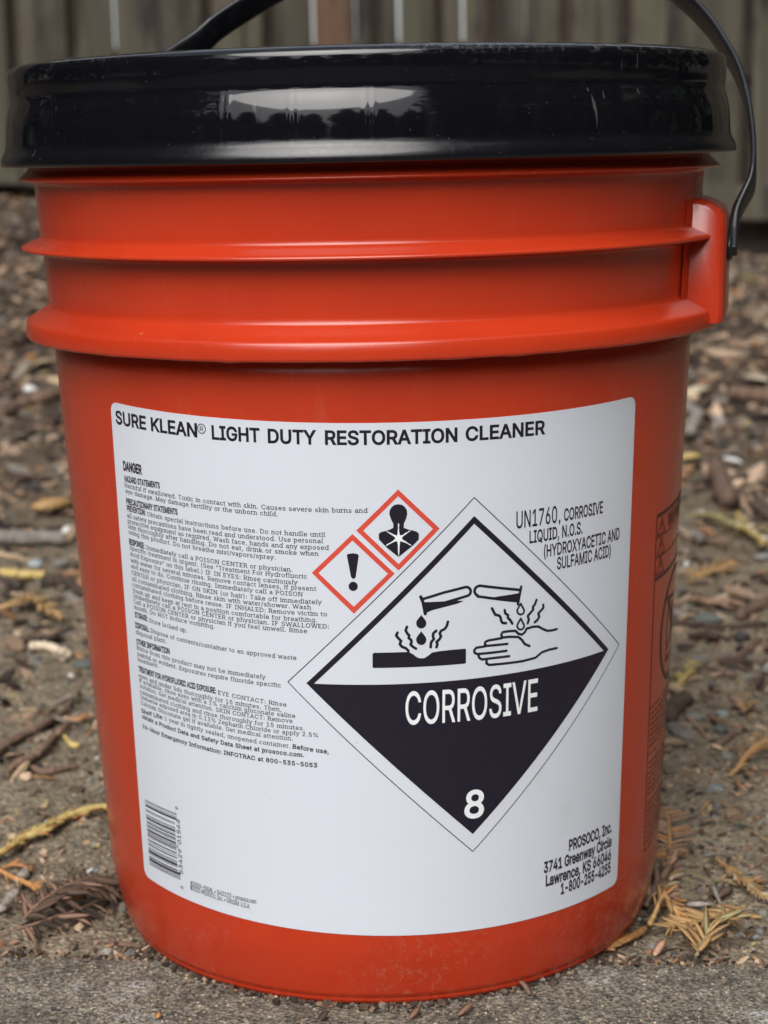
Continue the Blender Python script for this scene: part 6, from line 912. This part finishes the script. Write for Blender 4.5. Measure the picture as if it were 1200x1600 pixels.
# named stones
PB = [ico(random.Random(90 + i), .12 + .03 * (i % 4)) for i in range(9)]
def pebble(px, wpx, mat, label=None, hr=.55, dr=.8, group=None, k_=None, rot=0, name='pebble'):
    p = at(*px); dist = (p - CAM).dot(FW); s = wpx * dist / FPX
    me = PB[rnd.randrange(9) if k_ is None else k_]; me2 = PBM.setdefault((me.name, mat), None)
    if me2 is None:
        me2 = me.copy(); me2.materials.clear(); me2.materials.append(M[mat]); PBM[(me.name, mat)] = me2
    o = obj(name, me2); o.scale = (s, s * dr, s * hr); o.location = p + Vector((0, 0, s * hr * .22)); o.rotation_euler = (rnd.uniform(-.2, .2), rnd.uniform(-.2, .2), rot or rnd.uniform(0, 6))
    return meta(o, label, 'pebble', group)
PBM = {}
for a_, w_, mt_, lb, hr in [(z4([(862, 1315)])[0], 28, 'stone_dark', 'dark purple round pebble below the level dark twig', .75), (z4([(480, 1105)])[0], 56, 'stone_green', 'flat grey green stone under the pinkish tan sprig', .35), (z5([(370, 20)])[0], 36, 'stone_grey', 'smooth grey stone half buried right of the pail', .35), (z5([(880, 245)])[0], 29, 'stone_grey', 'pale grey oval pebble near the right edge', .6),
        (z5([(320, 650)])[0], 36, 'stone_grey', 'flat grey brown stone under the slim tan twig', .4), (z5([(615, 605)])[0], 23, 'stone_blue', 'small flat blue grey stone above the grey egg shaped pebble', .35), (z5([(598, 785)])[0], 27, 'stone_green', 'grey egg shaped pebble in the middle of the right dirt', .6), (z5([(222, 865)])[0], 31, 'stone_grey', 'dull grey pebble just right of the pail wall', .5),
        (z5([(665, 1085)])[0], 24, 'stone_grey', 'rounded brown grey pebble above the golden shoot', .7), (z5([(545, 1430)])[0], 31, 'stone_blue', 'light blue grey angular stone flat on the dirt', .35), (z5([(880, 1300)])[0], 12, 'stone_dark', 'small dark round pebble under the golden shoot', .8), (z5([(900, 1000)])[0], 12, 'stone_dark', 'small blue black pebble beside the upturned needles', .8),
        (z6([(970, 305)])[0], 23, 'stone_green', 'shiny dark green oval pebble on the bare dirt', .45), (z6([(695, 190)])[0], 15, 'stone_dark', 'small black stone on the bare dirt', .5), (z6([(1040, 215)])[0], 12, 'stone_grey', 'narrow grey stone chip above the dark green pebble', .4), (z6([(1015, 268)])[0], 11, 'bark_tan', 'small pinkish pebble touching the dark green one', .5),
        (z7([(425, 352)])[0], 15, 'stone_blue', 'small light grey pebble in the joint below the golden sprig', .7), (z7([(570, 400)])[0], 13, 'stone_dark', 'dark grey pebble in the joint beside the light one', .8), (z7([(1170, 140)])[0], 22, 'stone_grey', 'rough grey pebble at the right edge above the olive sprig', .8), (z7([(1140, 250)])[0], 18, 'stone_grey', 'grey pebble at the right end of the olive sprig', .7), (z7([(1120, 285)])[0], 15, 'stone_blue', 'bluish pebble at the tip of the olive sprig', .6), (z7([(1190, 320)])[0], 18, 'stone_tan', 'brown grey pebble at the far right of the joint', .7), (z7([(340, 165)])[0], 7, 'stone_white', 'tiny whitish pebble touching the right foot of the pail', .8),
        (l3([(258, 280)])[0], 26, 'stone_white', 'bright white stone in the mulch left of the pail', .6), (l3([(575, 1470)])[0], 30, 'stone_white', 'white stone touching the pail wall on the left', .7), (l4([(410, 242)])[0], 30, 'stone_blue', 'pale blue grey flat stone left of the pail', .35), (l4([(1000, 1430)])[0], 44, 'stone_green', 'large grey green flat stone half hidden by the pail on the left', .4), (l4([(440, 1420)])[0], 28, 'stone_grey', 'dull grey flat stone below the pale peeled stick', .35),
        (l5([(740, 115)])[0], 9, 'stone_white', 'small whitish pebble left of the pail above the long twigs', .8), (l5([(940, 205)])[0], 7, 'stone_white', 'tiny white pebble touching the left pail wall', .8), (l5([(935, 365)])[0], 22, 'stone_grey', 'smooth grey stone half hidden by the left pail wall', .5), (l5([(1010, 970)])[0], 9, 'stone_white', 'small cream pebble near the left pail wall', .6),
        (z3([(290, 1305)])[0], 21, 'stone_blue', 'pale blue grey stone below the thick bark stick', .5), (z3([(470, 525)])[0], 16, 'stone_blue', 'blue grey pebble in the mulch right of the forked twig', .6), (z3([(680, 560)])[0], 24, 'stone_blue', 'flat bluish stone in the mulch at the right edge', .3), (z4([(230, 470)])[0], 11, 'stone_white', 'small pointed white stone right of the pail', .9), (z4([(1100, 400)])[0], 34, 'stone_grey', 'broad grey stone at the right edge of the dirt', .4)]:
    pebble(a_, w_, mt_, lb, hr)
# countless look-alike bits that can still be picked out: pebbles, bark chips and single needles
def in_strip():
    for _ in range(200):
        if rnd.random() < .42: px = (rnd.uniform(-10, 190), rnd.uniform(560, 1480))
        else: px = (rnd.uniform(1025, 1210), rnd.uniform(520, 1480))
        p = at(*px)
        if math.hypot(p.x, p.y) > .14 and p.y > edge_y(p.x) + .006: return px, p
n_peb = 0
for i in range(130):
    px, p = in_strip(); pebble(px, rnd.uniform(5, 13), rnd.choice(['stone_grey', 'stone_grey', 'stone_green', 'stone_tan', 'stone_dark', 'stone_blue', 'stone_tan']), 'small rounded pebble lying loose on the dirt and mulch', rnd.uniform(.5, .8), group='small loose pebbles on the dirt')
CH = []
for i in range(8):
    V, F = unit_chip(random.Random(300 + i)); CH.append((V, F))
CHM = {}
for i in range(230):
    px, p = in_strip(); mt_ = rnd.choice(['bark', 'bark', 'bark_dark', 'bark_tan', 'n_tan', 'n_brown', 'grey_stick', 'bark']); k_ = rnd.randrange(8)
    if (k_, mt_) not in CHM: CHM[(k_, mt_)] = mesh('bark_chip', CH[k_][0], CH[k_][1], M[mt_], False)
    dist = (p - CAM).dot(FW); s = rnd.uniform(7, 24) * dist / FPX
    o = obj('bark_chip', CHM[(k_, mt_)]); o.scale = (s, s * rnd.uniform(.25, .5), s * .12); o.location = p + Vector((0, 0, .0012)); o.rotation_euler = (rnd.uniform(-.4, .4), rnd.uniform(-.3, .3), rnd.uniform(0, 6))
    meta(o, 'small flake of brown bark lying loose on the dirt and mulch', 'bark chip', 'loose bark chips on the dirt')
NM = [blade_mesh(M[k_], 1, .13, b_, .06) for k_ in ('n_brown', 'n_tan', 'n_gold', 'n_olive', 'n_orange', 'bark') for b_ in (.12, -.2)]
for i in range(170):
    px, p = in_strip(); s = rnd.uniform(.007, .015) * (1 + .6 * max(0, p.y)); o = obj('dry_needle', NM[rnd.randrange(12)]); o.scale = (s, s, s)
    o.location = p + Vector((0, 0, .0016)); o.rotation_euler = (rnd.uniform(-.5, .5), rnd.uniform(-.2, .15), rnd.uniform(0, 6))
    meta(o, 'single dry conifer needle lying loose on the dirt', 'needle', 'loose dry needles on the dirt')
# little things on the concrete at the very bottom
for (a_, b_, W_, mt_, lb) in [((715, 1592), (745, 1578), .003, 'n_brown', 'brown husk on the concrete under the front of the pail'), ((828, 1560), (815, 1540), .003, 'bark', 'reddish brown flake touching the front foot of the pail'), ((245, 1596), (252, 1590), .003, 'n_orange', 'orange flake on the concrete at the lower left'), ((500, 1598), (515, 1590), .003, 'bark_dark', 'dark brown husk on the concrete at the bottom'), ((640, 1596), (660, 1584), .003, 'n_brown', 'small brown scale on the concrete below the label')]:
    a, b2 = at(*a_, .0012), at(*b_, .002); d_ = b2 - a
    o = obj('husk', blade_mesh(M[mt_], d_.length, W_, .1, .12)); o.location = a; o.rotation_euler = rotmat(d_, Vector((0, -.3, 1))).to_euler(); meta(o, lb, 'husk')

# ------------------------------------------------------------------ trees of the yard behind the camera (seen mirrored in the lid)
def tree(x, y, h, r, label, seed, low=.06, n=5200, name='conifer_tree'):
    r_ = np.random.RandomState(seed); t_ = thing(name, (x, y, -.03), label, 'tree' if name != 'shrub' else 'shrub')
    P = [Vector((0.05 * math.sin(i), .05 * math.cos(i * 2), h * i / 9)) for i in range(10)]
    obj('trunk', tube('trunk', P, lambda s: (.16 * (1 - .85 * s) + .02) * (1 if h > 4 else .3), M['bark_dark'], 10, .06, seed), t_)
    z = h * (low + (1 - low) * r_.rand(n) ** .9); rr = r * (1 - (z / h) ** 1.6) ** .7 * np.sqrt(r_.rand(n)) * (1 + .25 * np.sin(z * 4 + seed)); a = r_.rand(n) * 2 * PI
    C = np.stack([rr * np.cos(a), rr * np.sin(a), z], 1); s = .42 * (.6 + .8 * r_.rand(n)) * (1 if h > 4 else .45); V = []
    for k_ in range(3): V.append(C + r_.normal(0, 1, (n, 3)) * s[:, None] * .6)
    V = np.stack(V, 1).reshape(-1, 3); F = np.arange(3 * n).reshape(-1, 3)
    obj('crown', npmesh('crown', V, F, M['leaf'], False), t_)
# azimuth measured from straight behind the camera (-Y), positive towards +X
TR = [(-88, 8, 9, 2.8, 'broad dark conifer far to the left of the yard'), (-68, 8.5, 10, 2.9, 'tallest dark conifer left of the open sky'), (33, 8.5, 10, 2.6, 'tall dark conifer just right of the open sky'), (52, 8, 9, 2.9, 'dense dark conifer right of the yard'), (72, 7.5, 10, 2.9, 'very tall dark conifer at the right of the yard'), (91, 7, 9, 2.9, 'dark conifer level with the pail on the right')]
for i, (az, D_, h_, r_, lb) in enumerate(TR):
    a = math.radians(az); tree(D_ * math.sin(a), -D_ * math.cos(a), h_, r_, lb + ', mirrored in the lid', 60 + i)
for i, (az, D_, h_, r_, lb) in enumerate([(-110, 8, 10, 3, 'dark conifer left of the fence'), (-132, 9, 11, 3, 'tall dark conifer behind the left end of the fence'), (112, 8, 10, 3, 'dark conifer right of the fence'), (134, 9, 11, 3, 'tall dark conifer behind the right end of the fence')]):
    a = math.radians(az); tree(D_ * math.sin(a), -D_ * math.cos(a), h_, r_, lb + ', outside the picture', 160 + i)
HG = [(-56, 'leftmost'), (-46, 'second'), (-36, 'third'), (-26, 'fourth'), (-16, 'fifth'), (-6, 'sixth'), (4, 'seventh'), (13, 'eighth'), (22, 'last')]
for i, (az, wd) in enumerate(HG):
    a = math.radians(az); D_ = 9.5; tree(D_ * math.sin(a), -D_ * math.cos(a), 3.0 + (i * 7 % 4) * .22, 1.25, wd + ' low shrub from the left of the hedge under the open sky', 80 + i, .02, 2200, 'shrub')
